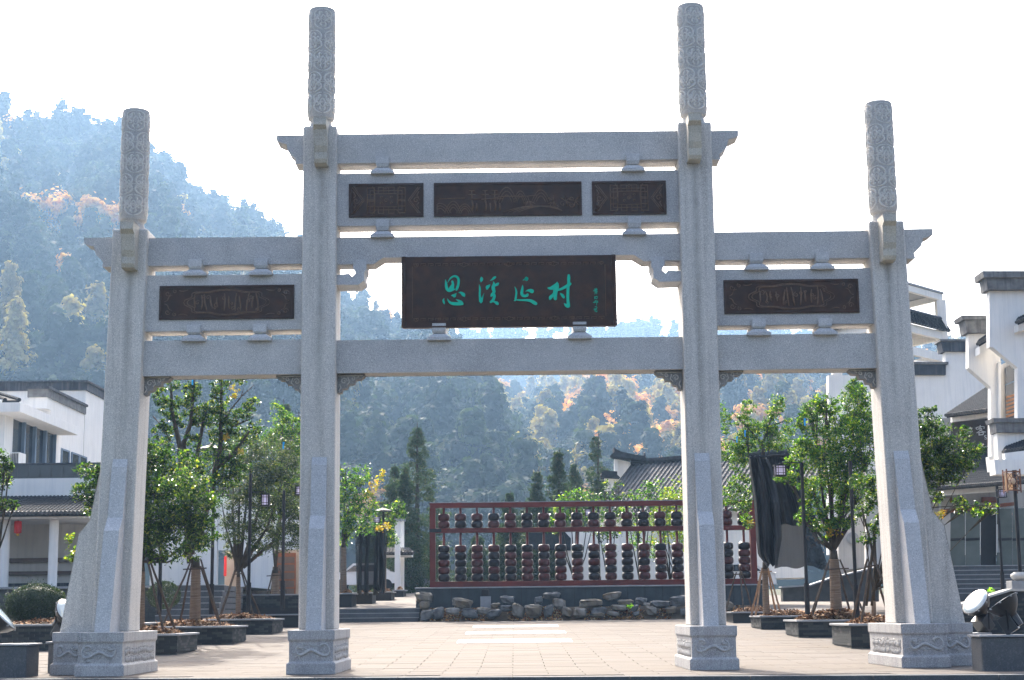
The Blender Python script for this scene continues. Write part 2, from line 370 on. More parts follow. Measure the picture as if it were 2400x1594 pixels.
while y < YB-TD:
    off = (j % 2)*TW/2; lim = .42*(y)+2 if y < 60 else 24
    x = -round(min(24, .36*y+3)/TW)*TW+off
    xe = -x+TW
    while x < xe:
        if y > edgeY(x)+.36 and y > edgeY(x+TW)+.36:
            inst = False
            k = random.choice((0, 0, 1, 2)); dz = random.uniform(-.002, .002)
            if not inst:
                if count < 300 and abs(x) < 10.5:
                    o = link('paving_tile', tms[k], plaza, (x, y, g(y+TD/2)+dz)); count += 1
                    o.rotation_euler.x = math.atan(.022) if y > 33.3 else 0
                else:
                    za, zb = g(y)+dz, g(y+TD)+dz
                    rest[k].add([(x, y, za), (x+TW-GAP, y, za), (x+TW-GAP, y+TD-GAP, zb), (x, y+TD-GAP, zb),
                                 (x, y, za-.02), (x+TW-GAP, y, za-.02)], [(0, 1, 2, 3), (4, 5, 1, 0)])
        x += TW
    y += TD; j += 1
for k, mm in enumerate(('tile', 'tile_b', 'tile_c')):
    o = rest[k].build('paving_tiles_far', M[mm], plaza); tag(o, kind='stuff')
for k, s in enumerate(STRIPS):
    mb = MB(); n_ = 5; L_ = (s[1]-s[0])/n_
    t = thing('inlaid_strip', ['long pale stone strip inlaid in the plaza, nearest to the gate', 'pale stone strip inlaid in the plaza, middle of the three',
              'pale stone strip inlaid in the plaza, farthest from the gate'][k], 'paving', (s[0], s[2], g(s[2])), 'pale strips inlaid in the plaza')
    for i in range(n_):
        xa = s[0]+i*L_
        MB().hexa([(xa, s[2], g(s[2])-.03), (xa+L_-.006, s[2], g(s[2])-.03), (xa+L_-.006, s[3], g(s[3])-.03), (xa, s[3], g(s[3])-.03)],
                  [(xa, s[2], g(s[2])+.012), (xa+L_-.006, s[2], g(s[2])+.012), (xa+L_-.006, s[3], g(s[3])+.012), (xa, s[3], g(s[3])+.012)]).build('slab', M['white_stone'], t)

# ------------------------------------------------------------------ curves for carvings
def spiral(cx, cy, r, turns, a0, sgn=1, n=18):
    return [(cx+r*(1-.85*i/n)*math.cos(a0+sgn*2*PI*turns*i/n), cy+r*(1-.85*i/n)*math.sin(a0+sgn*2*PI*turns*i/n)) for i in range(n+1)]
def bez(p, n=12):
    out = []
    for i in range(n+1):
        t = i/n; q = [Vector(a) for a in p]
        while len(q) > 1: q = [q[k].lerp(q[k+1], t) for k in range(len(q)-1)]
        out.append((q[0].x, q[0].y))
    return out
def relief(mb, curves, fn, r, n=5):
    for c in curves:
        if isinstance(c, tuple): c, rr = c
        else: rr = r
        k = len(c)
        rad = [rr*(.45+.55*math.sin(PI*min(1, max(0, (i+.6)/k)))) for i in range(k)] if k > 3 else [rr]*k
        mb.tube([fn(*p) for p in c], rad, n)
def motif():
    h = []
    h.append(bez([(.02, .02), (.30, .05), (.48, .25), (.40, .42)])+spiral(.27, .42, .13, 1.1, 0, 1, 12)[1:])
    h.append(bez([(.03, .97), (.25, .98), (.5, .85), (.42, .68)])+spiral(.32, .66, .10, 1.1, 0, -1, 12)[1:])
    h.append(bez([(.0, .30), (.22, .42), (.1, .6), (.0, .72)]))
    h.append(bez([(.04, .12), (.14, .2), (.16, .28), (.08, .34)]))
    h.append(bez([(.5, .50), (.36, .54), (.2, .56), (.16, .68)])+spiral(.12, .80, .07, 1.0, -.6, 1, 8))
    return h+[[(-x, y) for x, y in c] for c in h]

# ------------------------------------------------------------------ the memorial gate
GATE = thing('memorial_gate', 'tall grey granite memorial gateway with four pillars, dark bronze panels and carved columns', 'gate', (0, 31.95, 0))
PYF, PYB = 31.5, 32.4
BUT = [(.0, 4.14), (.07, 3.98), (.22, 2.98), (.45, 2.72), (.78, .80)]       # distance out from the pillar face against height
def base_block(pil, x0, x1, y0, y1):
    pr = [(0, 0), (0, .20), (.045, .235), (.045, .60), (.02, .635), (.02, .81)]
    mb = MB(); rings = []
    for ins, z in pr: rings.append([(x0+ins, y0+ins, z), (x1-ins, y0+ins, z), (x1-ins, y1-ins, z), (x0+ins, y1-ins, z)])
    V = [p for r in rings for p in r]; Fc = []
    for i in range(len(rings)-1):
        for k in range(4): a = i*4+k; b = i*4+(k+1) % 4; Fc.append((a, b, b+4, a+4))
    Fc.append((3, 2, 1, 0)); m_ = len(V); Fc.append((m_-4, m_-3, m_-2, m_-1))
    mb.add(V, Fc); return mb.build('base_block', M['granite_base'], pil, bevel=.012)
def dragon(w_, h_, flip, seed):
    R = random.Random(seed); c = []
    s = 1 if not flip else -1
    x0 = R.uniform(-.06, .06)
    c.append((bez([(-.40*s, .34), (-.62*s, -.1), (-.42*s, -.62), (-.16*s, -.34), (-.10*s, .15), ((.0+x0)*s, .5), (.14*s, .25), (.10*s, -.25), (.24*s, -.66), (.50*s, -.2), (.44*s, .3), (.28*s, .36)], 34), .034))
    c.append((bez([(-.40*s, .34), (-.28*s, .44), (-.2*s, .3), (-.26*s, .16)], 10), .026))
    c.append((spiral(.26*s, .24, .09, 1.2, 1, -s, 12), .026))
    for q in range(4):
        ax, ay = R.choice(((-.32, -.2), (-.1, .1), (.1, .05), (.36, -.15), (.02, -.3)))
        for k in range(3):
            a = R.uniform(0, 2*PI); c.append((bez([(ax*s, ay), (ax*s+.08*math.cos(a), ay+.16*math.sin(a)), (ax*s+.15*math.cos(a+.6), ay+.27*math.sin(a+.6))], 6), .014))
    for k in range(7): c.append((spiral(R.uniform(-.42, .42), R.uniform(-.34, .36), R.uniform(.04, .075), 1.4, R.uniform(0, 6), R.choice((-1, 1)), 11), .012))
    for k in range(4):
        x, y = R.uniform(-.4, .3), R.uniform(-.38, .38); c.append((bez([(x, y), (x+.05, y+.1), (x+.1, y-.08), (x+.17, y+.04)], 7), .011))
    return [([(max(-.48, min(.48, x))*w_, max(-.46, min(.46, y))*h_) for x, y in cc], rr) for cc, rr in c]
def figures(mb, fn, L_, h_, seed):
    """a crowd of standing figures in relief"""
    R = random.Random(seed); u = -L_/2
    while u < L_/2:
        for lv in (0, 1):
            hh = h_*R.uniform(.34, .46); b = -h_/2+lv*h_*.42+R.uniform(-.02, .02); uu = u+R.uniform(-.02, .02)
            le = R.uniform(-.03, .03)
            mb.tube([fn(uu, b), fn(uu+le*.5, b+hh*.4), fn(uu+le, b+hh*.75)], [.018, .027, .014], 5)
            mb.tube([fn(uu+le, b+hh*.78), fn(uu+le, b+hh*.95)], [.018, .014], 5)
            if R.random() < .7:
                mb.tube([fn(uu+le, b+hh*.65), fn(uu+R.choice((-.07, .07)), b+hh*R.uniform(.5, 1.1))], [.014, .01], 4)
        u += R.uniform(.085, .125)
CARV = None
for idx, (side, inner) in enumerate(((-1, 0), (-1, 1), (1, 1), (1, 0))):
    nm = {0: 'outer', 1: 'inner'}[inner]
    xb, xt, hw = (3.775, 3.80, .348) if inner else (7.745, 7.59, .36)
    zt = 10.87 if inner else 8.77
    xb *= side; xt *= side
    p = MB().hexa([(xb-hw, PYF, .80), (xb+hw, PYF, .80), (xb+hw, PYB, .80), (xb-hw, PYB, .80)],
                  [(xt-hw+.01, PYF, zt), (xt+hw-.01, PYF, zt), (xt+hw-.01, PYB, zt), (xt-hw+.01, PYB, zt)]).build('pillar', M['granite'], GATE, bevel=.035)
    p['label'] = '%s %s pillar with its carved column and stepped buttress' % ('left' if side < 0 else 'right', nm)
    # carved round column
    cxx = xt+side*(.03 if inner else .05); zc0, zc1 = zt+.25, (13.5 if inner else 11.36)
    R0 = .272
    prof = [(.27, 0), (.275, .06), (.23, .13), (.215, .20), (.235, .235), (.262, .25), (R0, .29)]
    H_ = zc1-zt
    prof += [(R0+.006, H_-.035), (R0-.004, H_-.01), (R0-.02, H_)]
    colm = MB().lathe(prof, (cxx, 31.95, zt), 40).build('carved_column', M['granite_carved'], p, smooth=False)
    for po in colm.data.polygons: po.use_smooth = len(po.vertices) == 4
    if CARV is None:
        mb = MB(); tiers = 5; th = (H_-.38)/tiers
        for ti in range(tiers):
            for ci in range(4):
                flip = (ti % 2 == 1); cw = 2*PI/4
                def fn(u, v, ti=ti, ci=ci, flip=flip):
                    vv = 1-v if flip else v
                    a = ci*cw+PI/4*(ti % 2)+u*cw*.98+.2; z = .32+(ti+vv)*th
                    return Vector((math.cos(a)*(R0-.001), math.sin(a)*(R0-.001), z))
                relief(mb, motif(), fn, .024, 5)
                mb.tube([fn(.045*math.cos(t), .5+.05*math.sin(t)) for t in np.linspace(0, 2*PI, 9)], .013, 4)
        me = bpy.data.meshes.new('scroll_relief'); me.from_pydata(mb.v, [], mb.f); me.materials.append(M['granite_relief'])
        me.polygons.foreach_set('use_smooth', np.ones(len(me.polygons), dtype=bool)); CARV = (me, H_)
    o = link('scroll_relief', CARV[0], p, (cxx-ORG[GATE].x, 31.95-ORG[GATE].y, zt-ORG[GATE].z)); o.scale.z = H_/CARV[1]
    # curved bracket head sticking out of the pillar front
    xh = xt-side*.055; zb = zt-.83; yf = PYF
    poly = [(yf+.02, zt+.06), (yf-.50, zt+.06), (yf-.52, zt-.10), (yf-.43, zt-.18), (yf-.40, zt-.32), (yf-.38, zt-.50), (yf-.33, zt-.62), (yf-.34, zt-.76), (yf-.30, zt-.84), (yf+.02, zt-.84)]
    MB().prism_x([(a, b-.03) for a, b in poly], xh-.125, xh+.125).build('bracket_head', M['granite_warm'], p, bevel=.012)
    poly2 = [(2*31.95-a, b) for a, b in poly][::-1]
    MB().prism_x(poly2, xh-.125, xh+.125).build('bracket_head', M['granite_warm'], p, bevel=.012)
    # front and back buttresses
    xw = xb-side*.03
    for sg, yy in ((-1, PYF), (1, PYB)):
        lv = BUT[::-1]
        poly = [(yy+sg*d, z) for d, z in lv]+[(yy-sg*.01, 4.14), (yy-sg*.01, .80)]
        def xat(z): return xb+(xt-xb)*(z-.8)/(zt-.8)-side*.04
        mb = MB(); tri = poly
        mb.prism(tri, lambda q, k: (xat(q[1])+(-.145 if k else .145), q[0], q[1]))
        mb.build('buttress', M['granite_fine'], p, bevel=.012)
    if not inner:
        xo = xb+side*hw
        poly = [(xt+side*(hw-.02)+(xb-xt)*.9+side*(d-.03), z) for d, z in BUT[::-1]]
        poly = [(xb+side*(hw-.03+d)+(xt-xb)*(z-.8)/(zt-.8), z) for d, z in [(.70, .80), (.45, 2.70), (.24, 2.98), (.09, 3.96), (.02, 4.14)]]
        poly += [(xt+side*.2, 4.14), (xb+side*.2, .80)]
        MB().prism_y(poly, 31.78, 32.12).build('side_buttress', M['granite'], p, bevel=.015)
        bx = sorted((side*8.02, side*8.86))
        wing = base_block(p, bx[0], bx[1], 31.42, 32.5)
    x0b, x1b = sorted((side*(3.29 if inner else 7.22), side*(4.21 if inner else 8.14)))
    bb = base_block(p, x0b, x1b, 30.5, 33.4)
    # reliefs
    cx = (x0b+x1b)/2
    mb = MB(); relief(mb, dragon(.72, .36, idx % 2, 31+idx*7), lambda u, v: Vector((cx+u, 30.5+.042, .418+v)), .03)
    mb.build('dragon_relief', M['base_relief'], p, smooth=True)
    ins = x1b if side < 0 else x0b; sg = 1 if side < 0 else -1
    mb = MB(); figures(mb, lambda u, v: Vector((ins-sg*.046, 31.95+u, .418+v)), 2.35, .34, 5+idx)
    tag(mb.build('figure_relief', M['base_relief'], p, smooth=True), kind='stuff')
    if not inner:
        cw_ = side*8.52
        mb = MB(); relief(mb, dragon(.5, .34, idx % 2, 77+idx), lambda u, v: Vector((cw_+u, 31.42+.042, .418+v)), .03)
        mb.build('dragon_relief', M['base_relief'], p, smooth=True)
BYF, BYB = 31.68, 32.22
def beam(poly, name='beam', m='granite_beam', y0=BYF, y1=BYB):
    return MB().prism_y(poly, y0, y1).build(name, M[m], GATE, bevel=.012)
def rect(x0, x1, z0, z1): return [(x0, z0), (x1, z0), (x1, z1), (x0, z1)]
beam(rect(-3.46, 3.46, 10.14, 10.73), 'top_beam')
beam(rect(-3.46, 3.46, 5.83, 6.47), 'lower_beam')
beam([(-3.46, 8.58), (3.46, 8.58), (3.46, 8.04), (2.72, 8.04), (2.52, 8.16), (-2.52, 8.16), (-2.72, 8.04), (-3.46, 8.04)][::-1], 'middle_beam')
beam(rect(-3.46, 3.46, 8.83, 9.90), 'frieze_beam')
for s in (-1, 1):
    def fx(poly): return [(s*a, b) for a, b in (poly if s > 0 else poly[::-1])]
    beam(fx(rect(4.10, 7.30, 8.05, 8.60)), 'side_top_beam'); beam(fx(rect(4.10, 7.32, 5.81, 6.50)), 'side_lower_beam'); beam(fx(rect(4.10, 7.31, 6.71, 7.83)), 'side_frieze_beam')
    # beam ends beyond the outer faces
    def endp(xi, xo, zt): return [(xi, zt-.60), (xo-.38, zt-.60), (xo-.40, zt-.50), (xo-.32, zt-.42), (xo-.24, zt-.34), (xo-.20, zt-.18), (xo-.12, zt-.16), (xo, zt-.11), (xo, zt), (xi, zt)]
    beam(fx(endp(4.05, 4.70, 10.73)), 'beam_end'); beam(fx(endp(7.85, 8.55, 8.63)), 'beam_end')
# dou blocks
def block(x, z0, z1, lower=True):
    h = z1-z0; mb = MB()
    yc = (BYF+BYB)/2; t = z1+.10; d = (BYB-BYF)/2+.10
    def ring(hx, hy, z): return [(x-hx, yc-hy, z), (x+hx, yc-hy, z), (x+hx, yc+hy, z), (x-hx, yc+hy, z)]
    zl = [(.135, d, t), (.135, d, t-.15), (.115, d-.02, z0+.125), (.095, d-.04, z0+.115)]
    for (a, b) in ((zl[0], zl[1]), (zl[1], zl[2]), (zl[2], zl[3])):
        mb.hexa(ring(b[0], b[1], b[2]), ring(a[0], a[1], a[2]-(0 if a is zl[0] else .001)))
    mb.hexa(ring(.235, d+.01, z0-.02), ring(.24, d+.01, z0+.03)); mb.hexa(ring(.24, d+.01, z0+.031), ring(.12, d-.03, z0+.112))
    mb.build('bearing_block', M['granite_fine'], GATE, bevel=.006)
for x in (-2.54, 2.54): block(x, 9.90, 10.14); block(x, 8.58, 8.83)
for x in (-1.4, 1.4): block(x, 6.47, 6.69)
for s in (-1, 1):
    for x in (4.97, 6.29): block(s*x, 7.83, 8.05); block(s*x, 6.50, 6.71)
# hooked brackets inside the middle beam
for s in (-1, 1):
    poly = [(3.46, 7.60), (3.02, 7.60), (2.90, 7.68), (2.90, 7.84), (2.86, 7.92), (2.86, 8.10), (3.12, 8.10), (3.12, 7.94), (3.06, 7.84), (3.14, 7.76), (3.2, 7.82), (3.46, 7.80)]
    poly = [(s*a, b) for a, b in (poly if s > 0 else poly[::-1])]
    MB().prism_y(poly, BYF-.06, BYB+.06).build('hook_bracket', M['granite_fine'], GATE, bevel=.008)
# carved corbels
def corbel(x, s):
    st_ = [(0, 5.44), (.07, 5.46), (.09, 5.52), (.18, 5.54), (.21, 5.62), (.32, 5.63), (.35, 5.71), (.46, 5.72), (.53, 5.78), (.53, 5.815), (0, 5.815)]
    poly = [(x+s*a, b) for a, b in (st_ if s > 0 else st_[::-1])]
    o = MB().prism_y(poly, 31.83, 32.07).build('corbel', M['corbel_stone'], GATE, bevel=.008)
    mb = MB()
    cs = [spiral(.12, 5.68, .07, 1.3, 0, 1, 10), spiral(.30, 5.73, .05, 1.2, 2, -1, 9), [(.02, 5.48), (.06, 5.55), (.03, 5.62)], [(.18, 5.6), (.23, 5.66), (.2, 5.75)], [(.0, 5.79), (.5, 5.79)], [(.37, 5.74), (.42, 5.77)]]
    relief(mb, cs, lambda u, v: Vector((x+s*u, 31.825, v)), .012, 4)
    mb.build('corbel_carving', M['granite_relief'], o, smooth=True)
for x, s in ((-3.43, 1), (3.43, -1), (-4.13, -1), (4.13, 1), (-7.30, 1), (7.30, -1)): corbel(x, s)
# bronze panels
def panel(x0, x1, z0, z1, kind):
    y = BYF-.012
    fr = MB()
    t = .05
    for r in ((x0, x1, z1-t, z1), (x0, x1, z0, z0+t), (x0, x0+t, z0+t, z1-t), (x1-t, x1, z0+t, z1-t)): fr.box(r[0], r[1], y-.025, y+.01, r[2], r[3])
    pl = MB().box(x0+t, x1-t, y-.004, y+.012, z0+t, z1-t).build('bronze_panel', M['bronze'], GATE)
    pl['label'] = kind[1]
    fr.build('frame', M['bronze'], pl, bevel=.005)
    cx, cz = (x0+x1)/2, (z0+z1)/2; w_, h_ = (x1-x0)-2*t, (z1-z0)-2*t; cs = []; R = random.Random(len(kind[1])+int(x0*10))
    if kind[0] == 'lattice':
        k = h_/2*.92
        for s in (-1, 1):
            cs.append([(s*w_*.49, k), (s*w_*.34, 0), (s*w_*.49, -k)]); cs.append([(s*w_*.46, k), (s*w_*.315, 0), (s*w_*.46, -k)])
            cs.append(spiral(s*w_*.43, 0, .07, 1.2, 0, s, 10)); cs.append([(s*w_*.47, .18), (s*w_*.44, .1), (s*w_*.47, .05)]); cs.append([(s*w_*.47, -.18), (s*w_*.44, -.1), (s*w_*.47, -.05)])
            for a in (.27, .17): cs.append([(s*w_*a, k), (s*w_*a, -k)])
            for zz in (.95, .45, .05, -.05, -.45, -.95): cs.append([(s*w_*.17, k*zz), (s*w_*.27, k*zz)])
        for q in (.32, .22): cs.append([(-q, -q*.62), (q, -q*.62), (q, q*.62), (-q, q*.62), (-q, -q*.62)])
        for s in (-1, 1):
            for zz in (-1, 1):
                cs.append([(s*.05, zz*.15), (s*.05, zz*.27), (s*.16, zz*.27), (s*.16, zz*.15)]); cs.append([(s*.22, zz*.2), (s*.28, zz*.29)])
                cs.append(spiral(s*.1, zz*.06, .035, 1, 0, 1, 7))
        cs.append(spiral(0, k*.9, .04, 1, 0, 1, 7)); cs.append(spiral(0, 0, .05, 1.5, 0, 1, 9))
    elif kind[0] == 'scene':
        for i in range(13):
            a = -w_/2*.95+i*w_*.95/12+R.uniform(-.05, .05)
            if i in (0, 1, 2, 6, 7, 9):
                hgt = R.uniform(.25, .42) if i > 3 else R.uniform(.15, .3); ww = R.uniform(.14, .24)
                z_b = -h_/2*.95 if i < 4 else -h_*.12
                for sc in (1, .75, .5): cs.append(bez([(a-ww*sc, z_b), (a-ww*.3*sc, z_b+hgt*1.2*sc), (a+ww*.3*sc, z_b+hgt*1.2*sc), (a+ww*sc, z_b)], 9))
            elif i in (3, 4, 5): cs += [([(a, -h_*.4), (a+.02, -h_*.2), (a, -.02)], .02), ([(a+.1, -h_*.4), (a+.1, -.08)], .018), [(a-.08, 0), (a+.16, .01)], [(a, -.02), (a, h_*.3)], [(a-.08, .1), (a+.08, .1)], [(a-.06, .18), (a+.06, .18)]]
            else:
                for q in range(7): b = R.uniform(0, 6.3); cs.append([(a, -.05), (a+.13*math.cos(b), -.05+.12*math.sin(b))])
        for q in range(4): cs.append(bez([(-.1+.1*q, -h_*.46), (.25+.1*q, -h_*.22), (.7+.06*q, -h_*.16), (1.1, -h_*.42)], 9))
        cs.append(bez([(-.3, .02), (0, .1), (.3, .02), (.6, .08)], 9)); cs.append([(-w_*.48, .02), (-w_*.3, .03)])
        for q in range(5): cs.append(spiral(w_*R.uniform(.3, .46), R.uniform(-.22, .05), .06, 1, R.uniform(0, 6), 1, 7))
    else:
        for sc in (1, .92):
            pts = []
            for i in range(61):
                a = 2*PI*i/60; rr = 1+.07*math.cos(8*a)
                pts.append((w_*.31*sc*rr*math.copysign(abs(math.cos(a))**.75, math.cos(a)), h_*.42*sc*rr*math.copysign(abs(math.sin(a))**.75, math.sin(a))))
            cs.append((pts, .012))
        for sx in (-1, 1):
            for sz in (-1, 1):
                cs.append(spiral(sx*w_*.455, sz*h_*.32, .06, 1.2, 0, sx, 9)); cs.append(spiral(sx*w_*.40, sz*h_*.4, .045, 1.2, 2, -sx, 9))
                cs.append(bez([(sx*w_*.48, sz*.02), (sx*w_*.43, sz*h_*.1), (sx*w_*.47, sz*h_*.2), (sx*w_*.42, sz*h_*.27)], 7)); cs.append(bez([(sx*w_*.37, sz*h_*.42), (sx*w_*.34, sz*h_*.36), (sx*w_*.3, sz*h_*.44)], 6))
        for i in range(12):
            a = -w_*.24+i*w_*.48/11; hh = R.uniform(.1, .2)
            cs.append((bez([(a, -hh), (a+R.uniform(-.06, .06), 0), (a+R.uniform(-.06, .06), hh)], 6), .02))
            cs.append(spiral(a+R.uniform(-.05, .05), R.uniform(-.15, .15), R.uniform(.03, .06), 1.2, R.uniform(0, 6), 1, 8))
    mb = MB(); relief(mb, cs, lambda u, v: Vector((cx+max(-w_/2+.015, min(w_/2-.015, u)), y-.004, cz+max(-h_/2+.01, min(h_/2-.01, v)))), .011, 5)
    mb.build('panel_relief', M['bronze_line'], pl, smooth=True)
panel(-3.22, -1.71, 8.99, 9.69, ('lattice', 'left dark bronze panel with a square lattice pattern'))
panel(-1.50, 1.49, 8.99, 9.69, ('scene', 'long dark bronze panel with mountains and figures'))
panel(1.70, 3.20, 8.99, 9.69, ('lattice', 'right dark bronze panel with a square lattice pattern'))
panel(-7.0, -4.30, 6.93, 7.62, ('cart', 'dark bronze panel in the left side bay'))
panel(4.30, 7.0, 6.93, 7.62, ('cart', 'dark bronze panel in the right side bay'))
# main name board
SG = MB().box(-2.13, 2.13, 31.60, 31.72, 6.70, 8.155).build('name_board', M['bronze'], GATE, bevel=.02)
SG['label'] = 'large dark board with four green Chinese characters'
mb = MB()
for s in (-1, 1): mb.tube([(s*2.10, 31.61, 6.71), (s*2.10, 31.61, 8.15)], .05, 10)
mb.box(-2.13, 2.13, 31.575, 31.60, 6.70, 6.735); mb.build('board_edge', M['bronze'], SG)
mb = MB(); cs = []
for zz in (6.87, 7.98):
    for i in range(26):
        x = -1.85+i*3.7/25
        cs += [[(x-.06, zz-.02), (x-.06, zz+.025), (x+.04, zz+.025), (x+.04, zz-.01), (x-.02, zz-.01)]]
    for x in (-.9, 0, .9): cs.append([(x-.1, zz), (x, zz+.045), (x+.1, zz), (x, zz-.045), (x-.1, zz)])
    for s in (-1, 1): cs.append(spiral(s*1.86, zz, .05, 1.2, 0, s, 9))
for s in (-1, 1): cs.append([(s*1.93, 6.9), (s*1.93, 7.95)])
relief(mb, cs, lambda u, v: Vector((u, 31.60, v)), .006, 4); mb.build('border_pattern', M['bronze_line'], SG)
def stroke_poly(pts):
    n_ = len(pts); L_ = []; R_ = []
    P_ = []
    for i in range(n_-1):
        (x0, y0, w0), (x1, y1, w1) = pts[i], pts[i+1]
        p0 = pts[max(i-1, 0)]; p3 = pts[min(i+2, n_-1)]
        for k in range(4):
            t = k/4
            f = lambda a, b, c, d: .5*((2*b)+(-a+c)*t+(2*a-5*b+4*c-d)*t*t+(-a+3*b-3*c+d)*t**3)
            P_.append((f(p0[0], x0, x1, p3[0]), f(p0[1], y0, y1, p3[1]), max(3, f(p0[2], w0, w1, p3[2]))))
    P_.append(pts[-1])
    for i, (x, y_, w0) in enumerate(P_):
        a = P_[max(i-1, 0)]; b = P_[min(i+1, len(P_)-1)]; dx, dy = b[0]-a[0], b[1]-a[1]; l = math.hypot(dx, dy) or 1
        nx, ny = -dy/l, dx/l; L_.append((x+nx*w0/2, y_+ny*w0/2)); R_.append((x-nx*w0/2, y_-ny*w0/2))
    x, y_, w0 = P_[-1]; a = P_[-2]; an = math.atan2(y_-a[1], x-a[0])
    endc = [(x+w0/2*math.cos(an+q), y_+w0/2*math.sin(an+q)) for q in (PI/4, 0, -PI/4)]
    x, y_, w0 = P_[0]; a = P_[1]; an = math.atan2(y_-a[1], x-a[0])
    stc = [(x+w0/2*math.cos(an+q), y_+w0/2*math.sin(an+q)) for q in (PI/4, 0, -PI/4)]
    return L_, R_, endc, stc
def write(strokes, px0, py0, sc, Y, name, m, parent, thick=.012, d0=.0):
    mb = MB()
    for si, s in enumerate(strokes):
        if len(s[0]) == 2: s = [(a, b, thick_w) for a, b in s]
        L_, R_, endc, stc = stroke_poly(s); yy = Y-thick-d0-si*.0006
        def W(p, y): q = at(px0+p[0]/sc, py0+p[1]/sc, Y); return (q.x, y, q.z)
        n_ = len(L_)
        V = [W(p, yy) for p in L_]+[W(p, yy) for p in R_]+[W(p, Y) for p in L_]+[W(p, Y) for p in R_]
        Fc = []
        for i in range(n_-1):
            Fc += [(i, i+1, n_+i+1, n_+i), (i, 2*n_+i, 2*n_+i+1, i+1), (n_+i, n_+i+1, 3*n_+i+1, 3*n_+i)]
        mb.add(V, Fc)
        for arc, a, b in ((endc, L_[-1], R_[-1]), (stc, R_[0], L_[0])):
            fan = [a]+arc+[b]; k = len(fan)
            mb.add([W(p, yy) for p in fan]+[W(p, Y) for p in fan], [tuple(range(k))]+[(i, i+1, k+i+1, k+i) for i in range(k-1)])
    return mb.build(name, M[m], parent)
thick_w = 22
SI = [[(335, 355, 10), (345, 420, 45), (355, 500, 75), (365, 600, 90), (395, 670, 95), (450, 710, 100), (520, 700, 90), (590, 680, 60), (640, 665, 30)],
      [(405, 460, 8), (440, 390, 22), (500, 310, 42), (570, 260, 52), (640, 245, 60), (710, 270, 68), (755, 340, 75), (762, 430, 75), (750, 530, 75), (720, 620, 80), (690, 690, 60)],
      [(560, 420, 70), (578, 500, 80), (560, 570, 120), (530, 640, 150), (490, 700, 110)],
      [(292, 965, 8), (265, 1030, 55), (285, 1100, 60), (300, 1145, 20)],
      [(400, 975, 8), (430, 1040, 45), (500, 1110, 75), (600, 1140, 100), (720, 1145, 105), (830, 1140, 110), (890, 1150, 70)],
      [(680, 1005, 12), (760, 1040, 55), (840, 1090, 90), (880, 1140, 80)],
      [(520, 875, 10), (580, 870, 70), (625, 880, 110), (655, 840, 60), (690, 800, 10)],
      [(765, 780, 12), (830, 780, 60), (890, 820, 105), (930, 860, 110), (945, 890, 60)]]
XI = [[(1505, 290, 50), (1510, 330, 95), (1500, 380, 90), (1490, 420, 40)],
      [(1430, 515, 8), (1450, 600, 50), (1455, 700, 62), (1450, 800, 62), (1455, 900, 70), (1475, 1000, 100), (1490, 1060, 120), (1490, 1085, 80)],
      [(1500, 1040, 80), (1530, 980, 50), (1560, 880, 20), (1590, 800, 8)],
      [(1790, 385, 8), (1860, 350, 50), (1920, 300, 75), (1960, 270, 50)],
      [(1790, 510, 8), (1750, 560, 70), (1700, 600, 110), (1690, 650, 70)],
      [(1890, 415, 10), (1915, 500, 80), (1890, 600, 110), (1900, 680, 110), (1920, 740, 90), (1890, 800, 90), (1850, 850, 90), (1820, 890, 50)],
      [(2050, 480, 60), (2020, 510, 90), (1960, 545, 60), (1900, 570, 50)],
      [(1900, 800, 60), (1925, 880, 90), (1910, 960, 85), (1870, 1040, 80), (1810, 1085, 70)],
      [(1880, 1050, 60), (1950, 1090, 60), (2005, 1120, 105), (2030, 1145, 80)]]
YA = [[(490, 375, 8), (560, 345, 60), (605, 325, 125), (610, 345, 110)],
      [(230, 590, 10), (265, 680, 45), (280, 780, 60), (270, 880, 60), (260, 960, 65), (245, 1030, 50), (200, 1040, 10)],
      [(280, 1015, 30), (400, 1025, 50), (520, 1025, 60), (650, 1030, 80), (760, 1050, 95), (860, 1110, 110), (920, 1140, 90)],
      [(485, 530, 10), (480, 620, 60), (465, 720, 85), (455, 810, 95), (490, 870, 90), (560, 890, 80), (630, 870, 85), (645, 840, 70)],
      [(580, 735, 10), (660, 712, 60), (740, 715, 110), (790, 735, 130)]]
CU = [[(1320, 630, 50), (1400, 640, 100), (1500, 600, 140), (1580, 530, 120), (1610, 440, 30)],
      [(1630, 500, 60), (1610, 600, 110), (1560, 700, 150), (1545, 800, 140), (1545, 900, 120), (1550, 980, 100)],
      [(1530, 750, 60), (1470, 850, 80), (1400, 930, 110), (1380, 980, 85)],
      [(1560, 690, 70), (1640, 690, 60), (1750, 660, 80), (1880, 590, 90), (1990, 520, 100), (2030, 495, 90)],
      [(1985, 220, 75), (1985, 300, 100), (1980, 450, 90), (1965, 600, 90), (1955, 800, 95), (1955, 1000, 95), (1970, 1150, 105), (1980, 1225, 90)],
      [(1840, 1130, 20), (1890, 1190, 80), (1960, 1235, 90)],
      [(1730, 820, 50), (1780, 870, 90), (1825, 935, 70)]]
write(SI, 1020, 630, 13.89, 31.598, 'character', 'green_paint', SG)
write(XI, 1020, 630, 13.89, 31.598, 'character', 'green_paint', SG)
write(YA, 1190, 630, 13.89, 31.598, 'character', 'green_paint', SG)
write(CU, 1190, 630, 13.89, 31.598, 'character', 'green_paint', SG)
